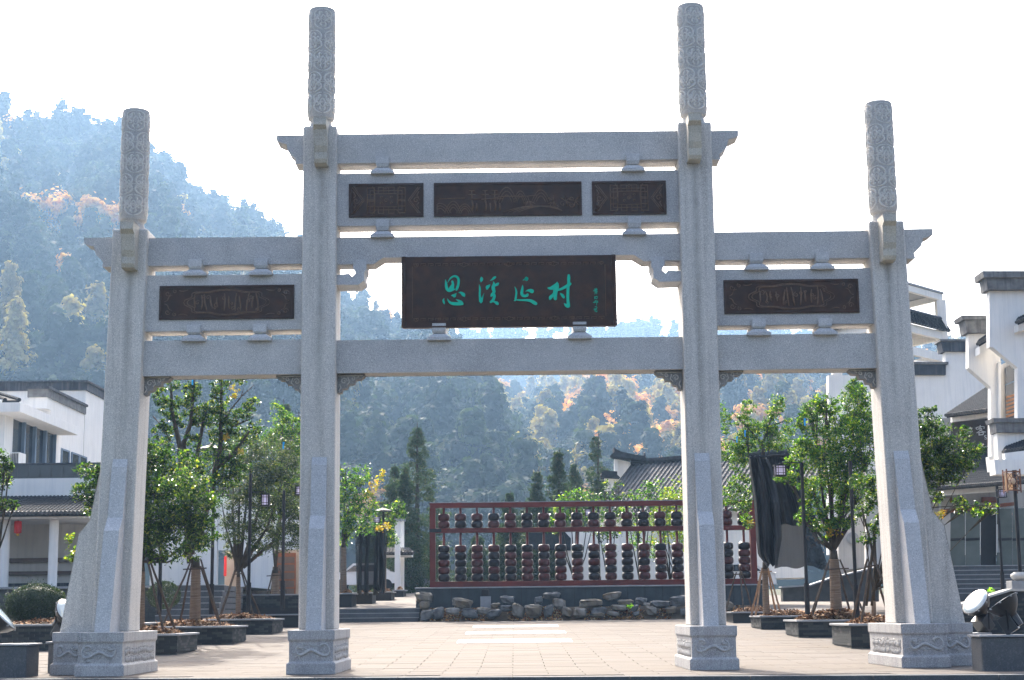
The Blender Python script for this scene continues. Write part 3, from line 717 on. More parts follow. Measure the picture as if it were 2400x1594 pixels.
sig = [[(450, 345), (580, 345)], [(400, 440), (470, 390), (580, 362)], [(530, 300), (525, 400)], [(480, 410), (480, 500), (565, 500), (565, 410), (480, 410)], [(470, 580), (488, 545)], [(562, 540), (555, 570)], [(490, 455), (560, 455)],
       [(460, 690), (470, 800)], [(490, 770), (505, 700), (580, 690), (570, 780), (520, 775)],
       [(400, 970), (440, 945), (480, 985)], [(500, 870), (470, 940)], [(540, 870), (500, 960)], [(600, 890), (560, 950)], [(560, 950), (555, 1080)], [(560, 950), (620, 945)],
       [(480, 1170), (520, 1155), (565, 1180), (560, 1220), (500, 1250), (430, 1265)], [(440, 1310), (520, 1290), (560, 1262)], [(480, 1380), (520, 1300)], [(520, 1385), (570, 1390), (565, 1340)]]
write(sig, 1370, 660, 19.6, 31.598, 'signature', 'green_paint', SG, thick=.006)

# ------------------------------------------------------------------ foliage helpers
def leaves(centres, radii, counts, size, flat=0.25, shell=.55, up=.35, aspect=.5, squash=1.0, seed=1, outward=0.0):
    R = np.random.RandomState(seed); Vs = []; Od = []
    for c, r, n_ in zip(centres, radii, counts):
        if not hasattr(r, '__len__'): r = (r, r, r*squash)
        d = R.normal(size=(n_, 3)); d /= np.linalg.norm(d, axis=1)[:, None]
        k = max(7, int(7+n_/75)); k = min(k, 46); cl = R.normal(size=(k, 3)); cl /= np.linalg.norm(cl, axis=1)[:, None]; cl *= (shell*.75+(1.08-shell*.75)*R.rand(k)**.5)[:, None]
        pick = R.randint(0, k, n_); cs_ = (.10+.13*R.rand(k))*(1.6 if k < 12 else 1.0)
        q_ = cl[pick]+R.normal(size=(n_, 3))*cs_[pick][:, None]*np.array((1, 1, .75))
        fill = R.rand(n_) < (.12 if shell < .8 else .9); rf_ = (shell+(1.02-shell)*R.rand(n_)**.6)[:, None]
        d = np.where(fill[:, None], d*rf_, q_); rr = np.ones(n_)
        Vs.append(np.array(c)+d*rr[:, None]*np.array(r)); Od.append(d/(np.linalg.norm(d, axis=1)[:, None]+1e-6))
    C = np.concatenate(Vs); n_ = len(C)
    nrm = R.normal(size=(n_, 3)); nrm[:, 2] = np.abs(nrm[:, 2])+up; nrm /= np.linalg.norm(nrm, axis=1)[:, None]
    if outward: nrm = nrm*.55+np.concatenate(Od)*outward; nrm /= np.linalg.norm(nrm, axis=1)[:, None]
    a = R.normal(size=(n_, 3)); a[:, 2] -= .35; t = a-nrm*(a*nrm).sum(1)[:, None]; t /= np.linalg.norm(t, axis=1)[:, None]; b = np.cross(nrm, t)
    s = size*(.5+.95*R.rand(n_)**1.3)[:, None]
    p0 = C-t*s*.5; p2 = C+t*s*.5-nrm*s*.12; m1 = C+b*s*aspect*.5+nrm*s*flat*.35; m2 = C-b*s*aspect*.5+nrm*s*flat*.35
    V = np.stack([p0, m1, p2, m2], 1).reshape(-1, 3)
    i = np.arange(n_)*4
    Fc = np.stack([np.stack([i, i+1, i+2], 1), np.stack([i, i+2, i+3], 1)], 1).reshape(-1, 3)
    return V, Fc
def crown(name, V, Fc, m, parent):
    o = ORG[parent]; return link(name, np_mesh(name, V-np.array(o), Fc, m), parent)
def wander(a, b, n_, amp, R):
    a = Vector(a); b = Vector(b); out = []
    for i in range(n_+1):
        t = i/n_; p = a.lerp(b, t)
        if 0 < i < n_: p += Vector((R.uniform(-amp, amp), R.uniform(-amp, amp), R.uniform(-amp, amp)*.5))
        out.append(p)
    return out
def street_tree(label, px, base, Y, blobs, m='leaf', wrap=.15, wrap_top=None, dens=1.0, size=.10, seed=1, group='young trees in the slate planters', limbs=None, extra=None, ydepth=1.0, bare=None):
    """blobs: (px, py, radius px) on the photograph at depth Y; built round with their own depth offset"""
    R = random.Random(seed); b0 = base; k = Y/F_PX
    t = thing('tree', label, 'tree', tuple(b0), group)
    wt = wrap_top if wrap_top is not None else b0.z+1.5
    pw = wander(b0, (b0.x+R.uniform(-.03, .03), b0.y, wt), 3, .01, R)
    mb = MB(); pts = []; rads = []; nn = int((wt-b0.z)/.035)
    for i in range(nn+1):
        tt = i/nn; q = b0.lerp(Vector(pw[-1]), tt); pts.append(q); rads.append(wrap*(1.12-.22*tt)*(1 if i % 2 else .94))
    mb.tube(pts, rads, 12); mb.build('rope_wrapped_trunk', M['rope'], t, smooth=False)
    C = []; RR = []; N = []; top = Vector(pw[-1]); mb = MB()
    fork = top+Vector((0, 0, .25)); mb.tube([top-Vector((0, 0, .05)), fork], [wrap*.8, wrap*.65], 8)
    for i, bl in enumerate(blobs):
        c = at(bl[0], bl[1], Y); r = bl[2]*k
        c.y += R.uniform(-.5, .5)*r*2*ydepth if len(bl) < 4 else bl[3]
        C.append(tuple(c)); RR.append((r, r*1.05, r*.92)); N.append(int(dens*max(120, 5600*r*r/(size/.085)**2)))
        if (limbs is None and (i % 2 == 0 or len(blobs) < 8)) or (limbs is not None and i in limbs):
            mid = fork.lerp(c, .5)+Vector((0, 0, -.12*(c-fork).length)) if R.random() < .6 else fork.lerp(c, .5)
            mb.tube([fork, mid+Vector((R.uniform(-.05, .05), 0, 0)), c, c+Vector((0, 0, r*.5))], [wrap*.36, wrap*.24, wrap*.12, .01], 6)
            for q in range(6):
                e = c+Vector((R.uniform(-1, 1), R.uniform(-1, 1), R.uniform(-.6, 1)))*r*.9; mb.tube([mid.lerp(c, .6), e], [wrap*.14, .006], 4)
    if bare:
        for br in bare: mb.tube([at(x, y_, Y) for x, y_, w_ in br], [w_*k for x, y_, w_ in br], 5)
    mb.build('branches', M['bark'], t, smooth=True)
    V, Fc = leaves(C, RR, N, size, seed=seed); o = crown('crown', V, Fc, M[m], t); o['kind'] = 'stuff'
    if extra:
        for (mm, bl, cnt, sz) in extra:
            V, Fc = leaves([tuple(at(x, y_, Y-.3)) for x, y_, r in bl], [r*k for x, y_, r in bl], [cnt]*len(bl), sz, seed=seed+5)
            o = crown('yellow_foliage', V, Fc, M[mm], t); o['kind'] = 'stuff'
    return t
def stakes(base, h, r, label, seed, m='stake', n_=4, spread=.75):
    R = random.Random(seed); t = thing('tree_support', label, 'tree stakes', tuple(base), 'timber props round the young trees')
    for i in range(n_):
        a = PI/4+2*PI*i/n_+R.uniform(-.25, .25); s = spread*R.uniform(.8, 1.15)
        foot = Vector((base.x+math.cos(a)*s, base.y+math.sin(a)*s, base.z-.05)); top = Vector((base.x+math.cos(a)*r*1.2, base.y+math.sin(a)*r*1.2, base.z+h*R.uniform(.95, 1.1)))
        MB().tube(wander(foot, top, 4, .015, R), [.035, .034, .032, .03, .026], 7).build('stake', M[m], t)
    z = base.z+h*.9
    MB().tube([(base.x-r*2.2, base.y-r*1.25, z), (base.x+r*2.2, base.y-r*1.25, z+.03)], .022, 6).build('tie_rail', M[m], t)
    return t
def mulch(parent, x0, x1, y0, y1, z, h, n_, m='mulch', seed=3, size=.14):
    R = np.random.RandomState(seed)
    X = R.uniform(x0, x1, n_); Y = R.uniform(y0, y1, n_)
    hh = h*np.sin(PI*(X-x0)/(x1-x0))**.5*np.sin(PI*(Y-y0)/(y1-y0))**.5
    C = np.stack([X, Y, z+hh*(.55+.55*R.rand(n_))], 1)
    t = R.normal(size=(n_, 3))*np.array((1, 1, .35)); t /= np.linalg.norm(t, axis=1)[:, None]
    b = np.cross(t, np.array((0, 0, 1.)))+R.normal(size=(n_, 3))*.2; b /= np.linalg.norm(b, axis=1)[:, None]
    s = size*(.4+R.rand(n_))[:, None]; w_ = s*.16
    V = np.stack([C-t*s*.5-b*w_, C-t*s*.5+b*w_, C+t*s*.5+b*w_, C+t*s*.5-b*w_], 1).reshape(-1, 3); i = np.arange(n_)*4
    Fc = np.stack([np.stack([i, i+1, i+2], 1), np.stack([i, i+2, i+3], 1)], 1).reshape(-1, 3)
    o = crown('mulch', V, Fc, M[m], parent); o['kind'] = 'stuff'; return o

# ------------------------------------------------------------------ planters built of slate bricks
BR = {}
def brick_mesh(L_, D_, H_, m):
    key = (round(L_, 3), round(D_, 3), round(H_, 3), m)
    if key not in BR:
        mb = MB().box(0, L_, 0, D_, 0, H_); me = bpy.data.meshes.new('brick'); me.from_pydata(mb.v, [], mb.f); me.materials.append(M[m]); BR[key] = me
    return BR[key]
def planter(label, x0, x1, y0, y1, z0, h, vis, bricks=True, group='slate brick tree planters', mul='mulch', mh=.22, seed=1, nm=2600):
    """vis: +1 right end face seen, -1 left end face seen"""
    R = random.Random(seed)
    t = thing('planter', label, 'planter', ((x0+x1)/2, y0, z0), group)
    MB().box(x0+.03, x1-.03, y0+.03, y1-.03, z0-.15, z0+h-.06).build('planter_core', M['mortar'], t)
    c = MB()
    for q in ((x0-.05, x1+.05, y0-.05, y0+.22), (x0-.05, x1+.05, y1-.22, y1+.05), (x0-.05, x0+.22, y0+.221, y1-.221), (x1-.22, x1+.05, y0+.221, y1-.221)):
        c.box(q[0], q[1], q[2], q[3], z0+h-.055, z0+h)
    c.build('coping', M['capstone'], t, bevel=.01)
    if bricks:
        bh = .072; n_ = int((h-.06)/bh); bl = .29
        for r in range(n_+1):
            z = z0+r*bh-.02*(r == 0); x = x0-(r % 2)*bl/2
            if z+bh > z0+h-.055: bhh = z0+h-.057-z
            else: bhh = bh-.006
            if bhh < .02: continue
            def put(me_l, lx, ly, rz, dep):
                me = brick_mesh(round(me_l, 2), .03+dep, bhh, R.choice(('brick', 'brick', 'brick_b')))
                o = link('brick', me, t, (lx-ORG[t].x, ly-ORG[t].y, z-ORG[t].z)); o.rotation_euler.z = rz
            while x < x1-.02:
                a = max(x, x0); b = min(x+bl-.006, x1)
                if b-a > .04: put(b-a, a, y0-.0, 0, 0.0)
                x += bl
            y = y0+.035-(r % 2)*bl/2
            xe = x1 if vis > 0 else x0
            while y < y1-.02:
                a = max(y, y0+.035); b = min(y+bl-.006, y1)
                if b-a > .04:
                    if vis > 0: put(b-a, xe-.0, a, PI/2, 0.0)
                    else: put(b-a, xe+.03, a, PI/2, 0.0)
                y += bl
    mulch(t, x0+.2, x1-.2, y0+.2, y1-.2, z0+h-.06, mh, nm, mul, seed)
    mb = MB(); gx, gy = 10, 6; V = []
    for j_ in range(gy+1):
        for i_ in range(gx+1):
            x = x0+.2+(x1-x0-.4)*i_/gx; y = y0+.2+(y1-y0-.4)*j_/gy
            V.append((x, y, z0+h-.1+mh*.8*max(0, math.sin(PI*i_/gx)*math.sin(PI*j_/gy))**.5))
    mb.add(V, [(j_*(gx+1)+i_, j_*(gx+1)+i_+1, (j_+1)*(gx+1)+i_+1, (j_+1)*(gx+1)+i_) for j_ in range(gy) for i_ in range(gx)]); mb.build('soil', M['soil'], t, smooth=True)
    return t
def planter_px(label, pxc, pyc, width, depth, h, vis, pxfar, **k):
    """front visible corner given on the photograph"""
    p = hit(pxc, pyc)
    # depth from the far edge pixel of the end face
    ax = 1208; ratio = (pxc-ax)/(pxfar-ax); d = depth or max(1.2, p.y*(ratio-1))
    x0, x1 = (p.x-width, p.x) if vis > 0 else (p.x, p.x+width)
    return planter(label, x0, x1, p.y, p.y+d, g(p.y), h, vis, **k), (x0, x1, p.y, p.y+d, g(p.y)+h)
PL = {}
PL['l1'] = planter_px('grey slate planter right behind the left outer pillar', 414, 1535.6, 2.2, None, .52, 1, 461.6, seed=1)[1]
PL['l2'] = planter_px('long grey slate planter, second in the left row, full of dead twigs', 544.7, 1510.5, 2.9, None, .52, 1, 576.7, seed=2)[1]
PL['l3'] = planter_px('grey slate planter, third in the left row, under the vase-shaped tree', 638, 1487, 2.6, None, .52, 1, 662.5, seed=3)[1]
PL['l4'] = planter_px('grey slate planter half hidden behind the left inner pillar', 722, 1470, 2.4, 2.0, .50, 1, 730, seed=4, bricks=False)[1]
PL['r4'] = planter_px('grey slate planter right beside the right outer pillar base', 1995.7, 1521, 2.0, None, .60, -1, 1951.6, seed=5)[1]
PL['r3'] = planter_px('long grey slate planter heaped with orange straw beside the thick wrapped trunk', 1872, 1494.9, 2.7, None, .50, -1, 1841.6, seed=6, mh=.34, nm=4200)[1]
PL['r2'] = planter_px('grey slate planter under the black shade net', 1784.2, 1475.9, 2.2, None, .45, -1, 1760.5, seed=7)[1]
PL['r1'] = planter_px('grey slate planter just right of the right inner pillar', 1717, 1460.7, 1.9, None, .42, -1, 1700, seed=8, bricks=False)[1]

# ------------------------------------------------------------------ trees in the planters
def pbase(pl, px, fr=.5):
    Y = pl[2]+(pl[3]-pl[2])*fr; q = at(px, 1400, Y); return Vector((q.x, Y, pl[4]+.05)), Y
b, Y = pbase(PL['l1'], 330)
street_tree('dense round glossy-leaved tree spreading on both sides of the left outer pillar', 330, b, Y,
            [(345, 1120, 75), (300, 1165, 70), (400, 1110, 70), (430, 1170, 75), (370, 1200, 80), (470, 1200, 50), (250, 1130, 52), (215, 1110, 34), (205, 1160, 30), (190, 1140, 16), (310, 1240, 60), (410, 1255, 60), (480, 1250, 38), (365, 1060, 34), (250, 1190, 45), (330, 1080, 50), (450, 1290, 28), (375, 1290, 30)],
            'leaf', wrap=.11, seed=11, dens=1.0, extra=[('leaf_lime', [(165, 1290, 18), (160, 1262, 12), (172, 1310, 8)], 70, .1)])
stakes(b, 1.9, .11, 'dark timber props beside the left outer pillar', 1, spread=.9)
b, Y = pbase(PL['l2'], 458, .5)
lim = [0, 2, 4, 6, 9, 11, 14, 16, 18, 20]
street_tree('tall pollarded tree with leafy knobs on bare upright limbs, left bay', 458, b, Y,
            [(405, 906, 15), (376, 928, 20), (396, 957, 26), (413, 945, 18), (400, 996, 22), (454, 912, 15), (449, 921, 24), (449, 950, 24), (437, 982, 22), (490, 972, 30), (470, 985, 22), (515, 906, 24), (518, 938, 24), (510, 976, 26), (520, 1008, 30), (512, 1034, 26), (543, 998, 22),
             (595, 950, 18), (580, 962, 15), (562, 976, 17), (500, 1095, 42), (540, 1070, 30), (580, 1018, 26), (455, 1038, 22), (565, 885, 14), (480, 870, 12), (600, 1000, 14), (530, 1120, 34), (560, 1100, 26), (380, 1020, 24)],
            'leaf', wrap=.155, wrap_top=b.z+1.62, seed=12, dens=1.15, size=.085, ydepth=.4, limbs=[],
            bare=[[(445, 1320, 8), (425, 1100, 7), (420, 1040, 6), (402, 960, 4.5), (401, 900, 3)], [(450, 1300, 7), (430, 1040, 6), (447, 990, 5), (452, 930, 4), (455, 870, 3)], [(455, 1290, 7), (463, 1060, 5), (478, 980, 4), (485, 945, 3)],
                  [(460, 1290, 9), (505, 1100, 7), (516, 1050, 6), (518, 960, 4), (519, 890, 3)], [(515, 1040, 4), (545, 1000, 2.5), (580, 985, 1.6), (595, 976, 1)], [(520, 990, 3), (545, 955, 2), (565, 930, 1.4), (596, 902, .8)], [(565, 930, 1), (571, 908, .6)],
                  [(505, 1100, 6), (550, 1060, 5), (585, 1010, 3)], [(400, 1035, 3), (380, 1000, 2), (358, 975, 1)], [(535, 905, 1.5), (548, 884, 1)]],
            extra=[('leaf_yellow', [(552, 915, 12), (545, 928, 8), (530, 1022, 8), (565, 1060, 8)], 60, .085)])
stakes(b, 1.75, .155, 'dark timber props round the thick wrapped trunk in the left bay', 2, spread=.95)
b, Y = pbase(PL['l3'], 559, .5)
street_tree('vase-shaped olive-leaved tree with many thin upright stems, left bay', 559, b, Y,
            [(580, 1060, 42), (640, 1060, 44), (610, 1100, 52), (560, 1140, 44), (640, 1150, 52), (680, 1110, 40), (590, 1190, 50), (650, 1210, 52), (690, 1180, 42), (560, 1240, 36), (620, 1260, 38), (680, 1260, 36), (540, 1290, 20), (600, 1290, 18), (700, 1230, 30)],
            'leaf_olive', wrap=.085, wrap_top=b.z+1.35, seed=13, dens=.95, size=.08, limbs=[],
            bare=[[(555, 1340, 6), (545, 1200, 3), (548, 1100, 1.5)], [(560, 1340, 6), (575, 1200, 3), (590, 1080, 1.5)], [(562, 1340, 6), (600, 1220, 3), (625, 1080, 1.4)], [(565, 1330, 6), (625, 1240, 3.2), (665, 1120, 1.4)], [(558, 1330, 5), (560, 1200, 2.6), (565, 1060, 1.3)], [(570, 1330, 5), (640, 1270, 3), (690, 1180, 1.4)], [(556, 1330, 4), (530, 1240, 2), (520, 1180, 1)]])
stakes(b, 1.6, .09, 'dark timber props round the forked trunk, left bay', 3, spread=.9)
b, Y = pbase(PL['l4'], 646, .4)
street_tree('dark green tree right beside the left inner pillar in the left bay', 646, b, Y,
            [(662, 990, 30), (650, 1030, 34), (680, 1040, 34), (650, 960, 16), (690, 1000, 26), (700, 1070, 36), (660, 1110, 40), (690, 1160, 40), (640, 1190, 34), (630, 1020, 20)],
            'leaf_bright', wrap=.16, seed=14, dens=.9, size=.085)
stakes(b, 1.55, .15, 'timber props beside the left inner pillar', 4, spread=.85)
b, Y = pbase(PL['r4'], 2045, .45)
street_tree('glossy-leaved tree spreading right of the right outer pillar, with low trailing sprigs', 2045, b, Y,
            [(2160, 990, 36), (2130, 975, 26), (2200, 1020, 44), (2165, 1040, 50), (2235, 1060, 46), (2270, 1075, 32), (2262, 1012, 15), (2190, 1085, 50), (2140, 1090, 40), (2230, 1110, 34), (2170, 1130, 30), (2110, 1000, 24), (2290, 1055, 16), (2185, 960, 10), (2120, 950, 12), (2050, 1170, 26), (2020, 1200, 18), (2060, 1230, 26), (2030, 1265, 15), (2020, 1130, 30), (2260, 1190, 15), (2300, 1195, 18), (2325, 1190, 13), (2200, 1165, 14), (2245, 1175, 12)],
            'leaf', wrap=.06, wrap_top=b.z+.5, seed=15, dens=1.15, size=.082, bare=[[(2045, 1420, 5), (2052, 1330, 4.5), (2048, 1240, 4), (2090, 1130, 3)], [(2030, 1420, 4), (2045, 1290, 3.5), (2020, 1190, 2.2)], [(2090, 1210, 1.6), (2180, 1190, 1.2), (2250, 1185, 1)], [(2090, 1200, 1.5), (2150, 1160, 1.3), (2190, 1170, .8)], [(2250, 1185, 1), (2320, 1185, .8)]],
            extra=[('leaf_yellow', [(2205, 1203, 9), (2190, 1207, 8)], 50, .09), ('leaf_bright', [(2290, 1205, 14), (2150, 1130, 18)], 80, .085)])
stakes(b, 1.5, .08, 'brown timber props at the right outer pillar', 5, spread=.75)
b, Y = pbase(PL['r3'], 1959, .5)
street_tree('big bushy glossy tree with a thick wrapped trunk, right bay', 1959, b, Y,
            [(1905, 965, 30), (1890, 990, 26), (1935, 950, 26), (1960, 985, 40), (2010, 945, 40), (2000, 910, 20), (2025, 990, 40), (1975, 1030, 50), (1925, 1040, 44), (1885, 1060, 34), (2030, 1060, 44), (1935, 1100, 46), (1985, 1110, 54), (1870, 1100, 20), (1905, 1140, 28), (1960, 1160, 44), (2010, 1150, 40), (1900, 1180, 26), (1880, 1215, 20), (1920, 1225, 24), (1965, 1215, 34), (1845, 1080, 12), (1850, 1120, 18), (1825, 1120, 14), (1940, 1245, 18)],
            'leaf_bright', wrap=.165, wrap_top=b.z+1.7, seed=16, dens=1.25, size=.085, bare=[[(1880, 1010, 2.5), (1870, 990, 1.6), (1872, 982, 1)], [(1890, 1005, 2), (1862, 998, 1)]],
            extra=[('leaf_yellow', [(1955, 1243, 12), (1945, 1252, 8)], 60, .09)])
stakes(b, 1.55, .17, 'timber props round the thick wrapped trunk in the right bay', 6, spread=.95)
b, Y = pbase(PL['r2'], 1795, .5); YN = Y
street_tree('open-crowned tree rising behind the black shade net', 1795, b, Y+1,
            [(1691, 963, 16), (1700, 985, 14), (1752, 955, 18), (1745, 985, 22), (1765, 1000, 18), (1820, 935, 16), (1828, 950, 17), (1812, 965, 16), (1805, 994, 24), (1786, 1025, 38), (1745, 1030, 24), (1705, 1055, 30), (1730, 1075, 30), (1830, 1028, 28), (1850, 1005, 16), (1845, 985, 10), (1860, 1045, 18), (1733, 1128, 24), (1705, 1165, 24), (1735, 1175, 26), (1750, 1140, 18), (1745, 1215, 14), (1755, 1228, 12), (1700, 1010, 10), (1735, 1050, 20)],
            'leaf_bright', wrap=.11, wrap_top=b.z+1.5, seed=17, dens=1.0, size=.08, ydepth=.4, limbs=[3, 8], bare=[[(1793, 1130, 6), (1790, 1075, 5), (1788, 1040, 4), (1805, 990, 2.5), (1822, 940, 1.5)], [(1788, 1045, 3), (1760, 1010, 2.5), (1735, 985, 1.5), (1715, 965, .8)], [(1800, 1000, 2), (1845, 985, 1)], [(1735, 1035, 1.5), (1705, 1028, 1)]], group='young trees in the slate planters',
            extra=[('leaf_yellow', [(1757, 1225, 8)], 40, .08)])
t = stakes(b, 1.55, .1, 'pale timber poles below the black shade net', 7, m='stake_pale', spread=.6)
b1, Y1 = pbase(PL['r1'], 1735, .5)
stakes(b1, 1.5, .1, 'thin dark props left of the shade net', 8, spread=.55, n_=3)
# blue ribbons in the crowns
for px, py, Y, lb in ((451, 893, 42, 'blue ribbon hanging at the top of the pollarded tree'), (664, 1044, 47, 'blue ribbon beside the left inner pillar'), (1727, 1030, 52, 'blue ribbon left in the tree behind the net'), (1746, 1016, 52, 'small blue ribbon right in the tree behind the net'), (1886, 989, 46, 'blue ribbon on the bare twig of the bushy tree')):
    p = at(px, py, Y-.9); MB().add([(p.x-.02, p.y, p.z-.10), (p.x+.02, p.y, p.z-.11), (p.x+.02, p.y+.02, p.z), (p.x+.04, p.y, p.z+.1), (p.x-.02, p.y, p.z+.1)], [(0, 1, 2), (0, 2, 3), (0, 3, 4)]).build('ribbon', M['bluetag'], None, origin=p)
    tag(bpy.context.scene.objects[-1] if False else list(COL.objects)[-1], lb, 'ribbon', 'blue ribbons tied in the trees')

# black shade net: a draped, folded sheet over a frame
def drape(name, m, cols, Yc, n_=26, k_=34, parent=None, depth=.25, seed=1, back=True):
    """cols: list of (py, px_left, px_right)"""
    R = random.Random(seed); V = []; ph = [R.uniform(0, 6) for _ in range(6)]
    cols = sorted(cols)
    for j_ in range(k_+1):
        y = cols[0][0]+(cols[-1][0]-cols[0][0])*j_/k_
        for i in range(len(cols)-1):
            if cols[i][0] <= y <= cols[i+1][0]: tt = (y-cols[i][0])/(cols[i+1][0]-cols[i][0]); a = cols[i][1]*(1-tt)+cols[i+1][1]*tt; b_ = cols[i][2]*(1-tt)+cols[i+1][2]*tt
        for i_ in range(n_+1):
            u = i_/n_; px = a+(b_-a)*u
            d = depth*(.9-abs(2*u-1)**3)+.09*math.sin(u*17+ph[0]+j_*.05)+.06*math.sin(u*31+ph[1]-j_*.09)+.03*math.sin(j_*.5+u*9)
            q = at(px, y+4*math.sin(u*13+ph[2])*(j_ == k_)+2*math.sin(u*9), Yc-d); V.append(q)
    Fc = [(j_*(n_+1)+i_, j_*(n_+1)+i_+1, (j_+1)*(n_+1)+i_+1, (j_+1)*(n_+1)+i_) for j_ in range(k_) for i_ in range(n_)]
    return MB().add(V, Fc).build(name, m, parent, smooth=True)
p = at(1820, 1330, YN)
t = thing('shade_net', 'black shade net draped round the tree in the right bay', 'netting', tuple(p))
drape('heavy_fold', M['net'], [(1074, 1755, 1800), (1100, 1757, 1812), (1180, 1768, 1828), (1260, 1772, 1832), (1300, 1776, 1826), (1326, 1796, 1822)], YN-.6, parent=t, depth=.5, seed=2)
drape('back_fold', M['net'], [(1066, 1796, 1862), (1120, 1800, 1880), (1180, 1815, 1900), (1230, 1822, 1918)], YN+.2, parent=t, depth=.4, seed=3)
drape('thin_sheet', M['netthin'], [(1220, 1822, 1905), (1330, 1815, 1942)], YN+.5, parent=t, depth=.3, seed=4)
MB().tube([at(1757, 1075, YN-.7), at(1800, 1068, YN-.7), at(1860, 1066, YN)], .05, 6).build('rolled_edge', M['net'], t)

# ------------------------------------------------------------------ lamp posts with lattice lanterns
def lamp_post(label, px, py_base, Y, lanterns, ztop_px, cap=None):
    b_ = at(px, py_base, Y); b_.z = g(Y)+.02 if py_base is None else b_.z; zt = at(px, ztop_px, Y).z
    t = thing('street_lamp', label, 'street lamp', tuple(b_), 'black lamp posts with lattice lanterns')
    MB().tube([b_, (b_.x, b_.y, b_.z+.9)], .075, 10).build('post_base', M['blackmetal'], t)
    MB().tube([(b_.x, b_.y, b_.z+.9), (b_.x, b_.y, zt)], .05, 10).build('post', M['blackmetal'], t)
    for (lx, ly, w_, h_) in lanterns:
        q = at(lx, ly, Y-.05); k = Y/F_PX; hw, hh = w_*k/2, h_*k/2; d = hw
        body = MB().box(q.x-hw+.01, q.x+hw-.01, Y-.05-d+.01, Y-.05+d-.01, q.z-hh+.01, q.z+hh-.01).build('lantern', M['lilac'], t)
        fr = MB(); r_ = .018
        for sx in (-1, 1):
            for sy in (-1, 1): fr.box(q.x+sx*hw-r_, q.x+sx*hw+r_, Y-.05+sy*d-r_, Y-.05+sy*d+r_, q.z-hh-.02, q.z+hh+.02)
        for sz in (-1, 1): fr.box(q.x-hw-.03, q.x+hw+.03, Y-.05-d-.03, Y-.05+d+.03, q.z+sz*hh-.018, q.z+sz*hh+.018)
        for u in (-.5, .5):
            fr.box(q.x+u*hw-.008, q.x+u*hw+.008, Y-.05-d-.012, Y-.05-d+.004, q.z-hh, q.z+hh)
            fr.box(q.x-hw, q.x+hw, Y-.05-d-.014, Y-.05-d+.002, q.z+u*hh-.008, q.z+u*hh+.008)
        fr.build('lantern_frame', M['blackmetal'], body)
        if abs(q.x-b_.x) > .06: MB().tube([(b_.x, b_.y, q.z+hh+.08), (q.x, Y-.05, q.z+hh+.08), (q.x, Y-.05, q.z+hh)], .018, 6).build('bracket_arm', M['blackmetal'], t)
    if cap:
        q = at(px, ztop_px, Y); MB().lathe([(.02, .22), (.1, .16), (.42, .06), (.44, 0), (.05, -.02)][::-1], (q.x, Y, zt-.05), 4).build('lamp_roof', M['blackmetal'], t)
    return t
lamp_post('black lamp post just right of the left outer pillar', 373, 1440, 47, [(450, 1078, 15, 26)], 1055)
lamp_post('black lamp post behind the pollarded tree trunk', 495, 1440, 49, [(552, 1120, 18, 24), (530, 1152, 12, 22)], 1052, cap=True)
lamp_post('black lamp post beside the forked trunk', 582, 1435, 50, [(622, 1172, 16, 26)], 1110)
lamp_post('black lamp post near the left inner pillar', 662, 1428, 52, [(700, 1150, 12, 20)], 1150)
lamp_post('black lamp post behind the shade net with a square lilac lantern', 1893, 1440, 47.5, [(1828, 1103, 23, 24)], 1085)
lamp_post('black lamp post beside the right outer pillar in the right bay', 2009, 1450, 44.5, [(2040, 1140, 14, 20)], 1080)
# ------------------------------------------------------------------ trees right of the left inner pillar, upper terrace
YT = 74.0; ZT = at(860, 1405, YT).z
def low_planter(label, pl, pr, pt, pb, Y, seed):
    a = at(pl, pb, Y); b_ = at(pr, pb, Y); zt = at(pl, pt, Y).z
    return planter(label, a.x, b_.x-.05, Y, Y+2.2, min(a.z, b_.z)+.02, zt-a.z, 1, bricks=False, seed=seed, nm=800)
low_planter('small dark planter directly right of the left inner pillar', 790, 828, 1391, 1417, 71, 1)
low_planter('small dark planter on the upper path, second from the left inner pillar', 831, 876, 1389, 1410, 75, 2)
low_planter('small dark planter on the upper path, third from the left inner pillar', 878, 921, 1387, 1403.6, 80, 3)
low_planter('small dark planter at the foot of the white gateway', 921.6, 949, 1383, 1399, 86, 4)
def back_tree(label, px, pb, Y, blobs, m, seed, wrap=.14, dens=.9, size=.13, extra=None, wt=2.0):
    b_ = at(px, pb, Y)
    return street_tree(label, px, b_, Y, blobs, m, wrap=wrap, wrap_top=b_.z+wt, seed=seed, dens=dens, size=size, group='street trees on the upper terrace', extra=extra)
back_tree('dense green tree hugging the right side of the left inner pillar', 805, 1390, 72,
          [(810, 1110, 26), (800, 1150, 32), (835, 1140, 24), (850, 1115, 22), (820, 1190, 36), (855, 1185, 28), (800, 1220, 34), (835, 1225, 30), (870, 1200, 20), (860, 1235, 22), (800, 1255, 22)], 'leaf_bright', 21,
          extra=[('leaf_yellow', [(872, 1145, 14), (885, 1125, 12), (865, 1160, 10), (895, 1110, 8), (888, 1240, 8), (905, 1235, 9)], 60, .13)], dens=.75)
back_tree('yellow-green tree in front of the white gateway', 900, 1388, 78,
          [(935, 1185, 14), (925, 1200, 16), (910, 1195, 12), (940, 1205, 12), (915, 1225, 14), (900, 1250, 20), (920, 1262, 14), (885, 1225, 14), (905, 1275, 14)], 'leaf_bright', 22, wrap=.1, dens=.9)
tn = thing('shade_net', 'dark shade net hanging between the trunks right of the left inner pillar', 'netting', tuple(at(860, 1390, 73)))
drape('sheet', M['netthin'], [(1235, 832, 908), (1385, 836, 902)], 73.5, parent=tn, seed=6)
drape('heavy_fold', M['net'], [(1230, 884, 902), (1380, 888, 896)], 73.0, parent=tn, seed=7, n_=10)
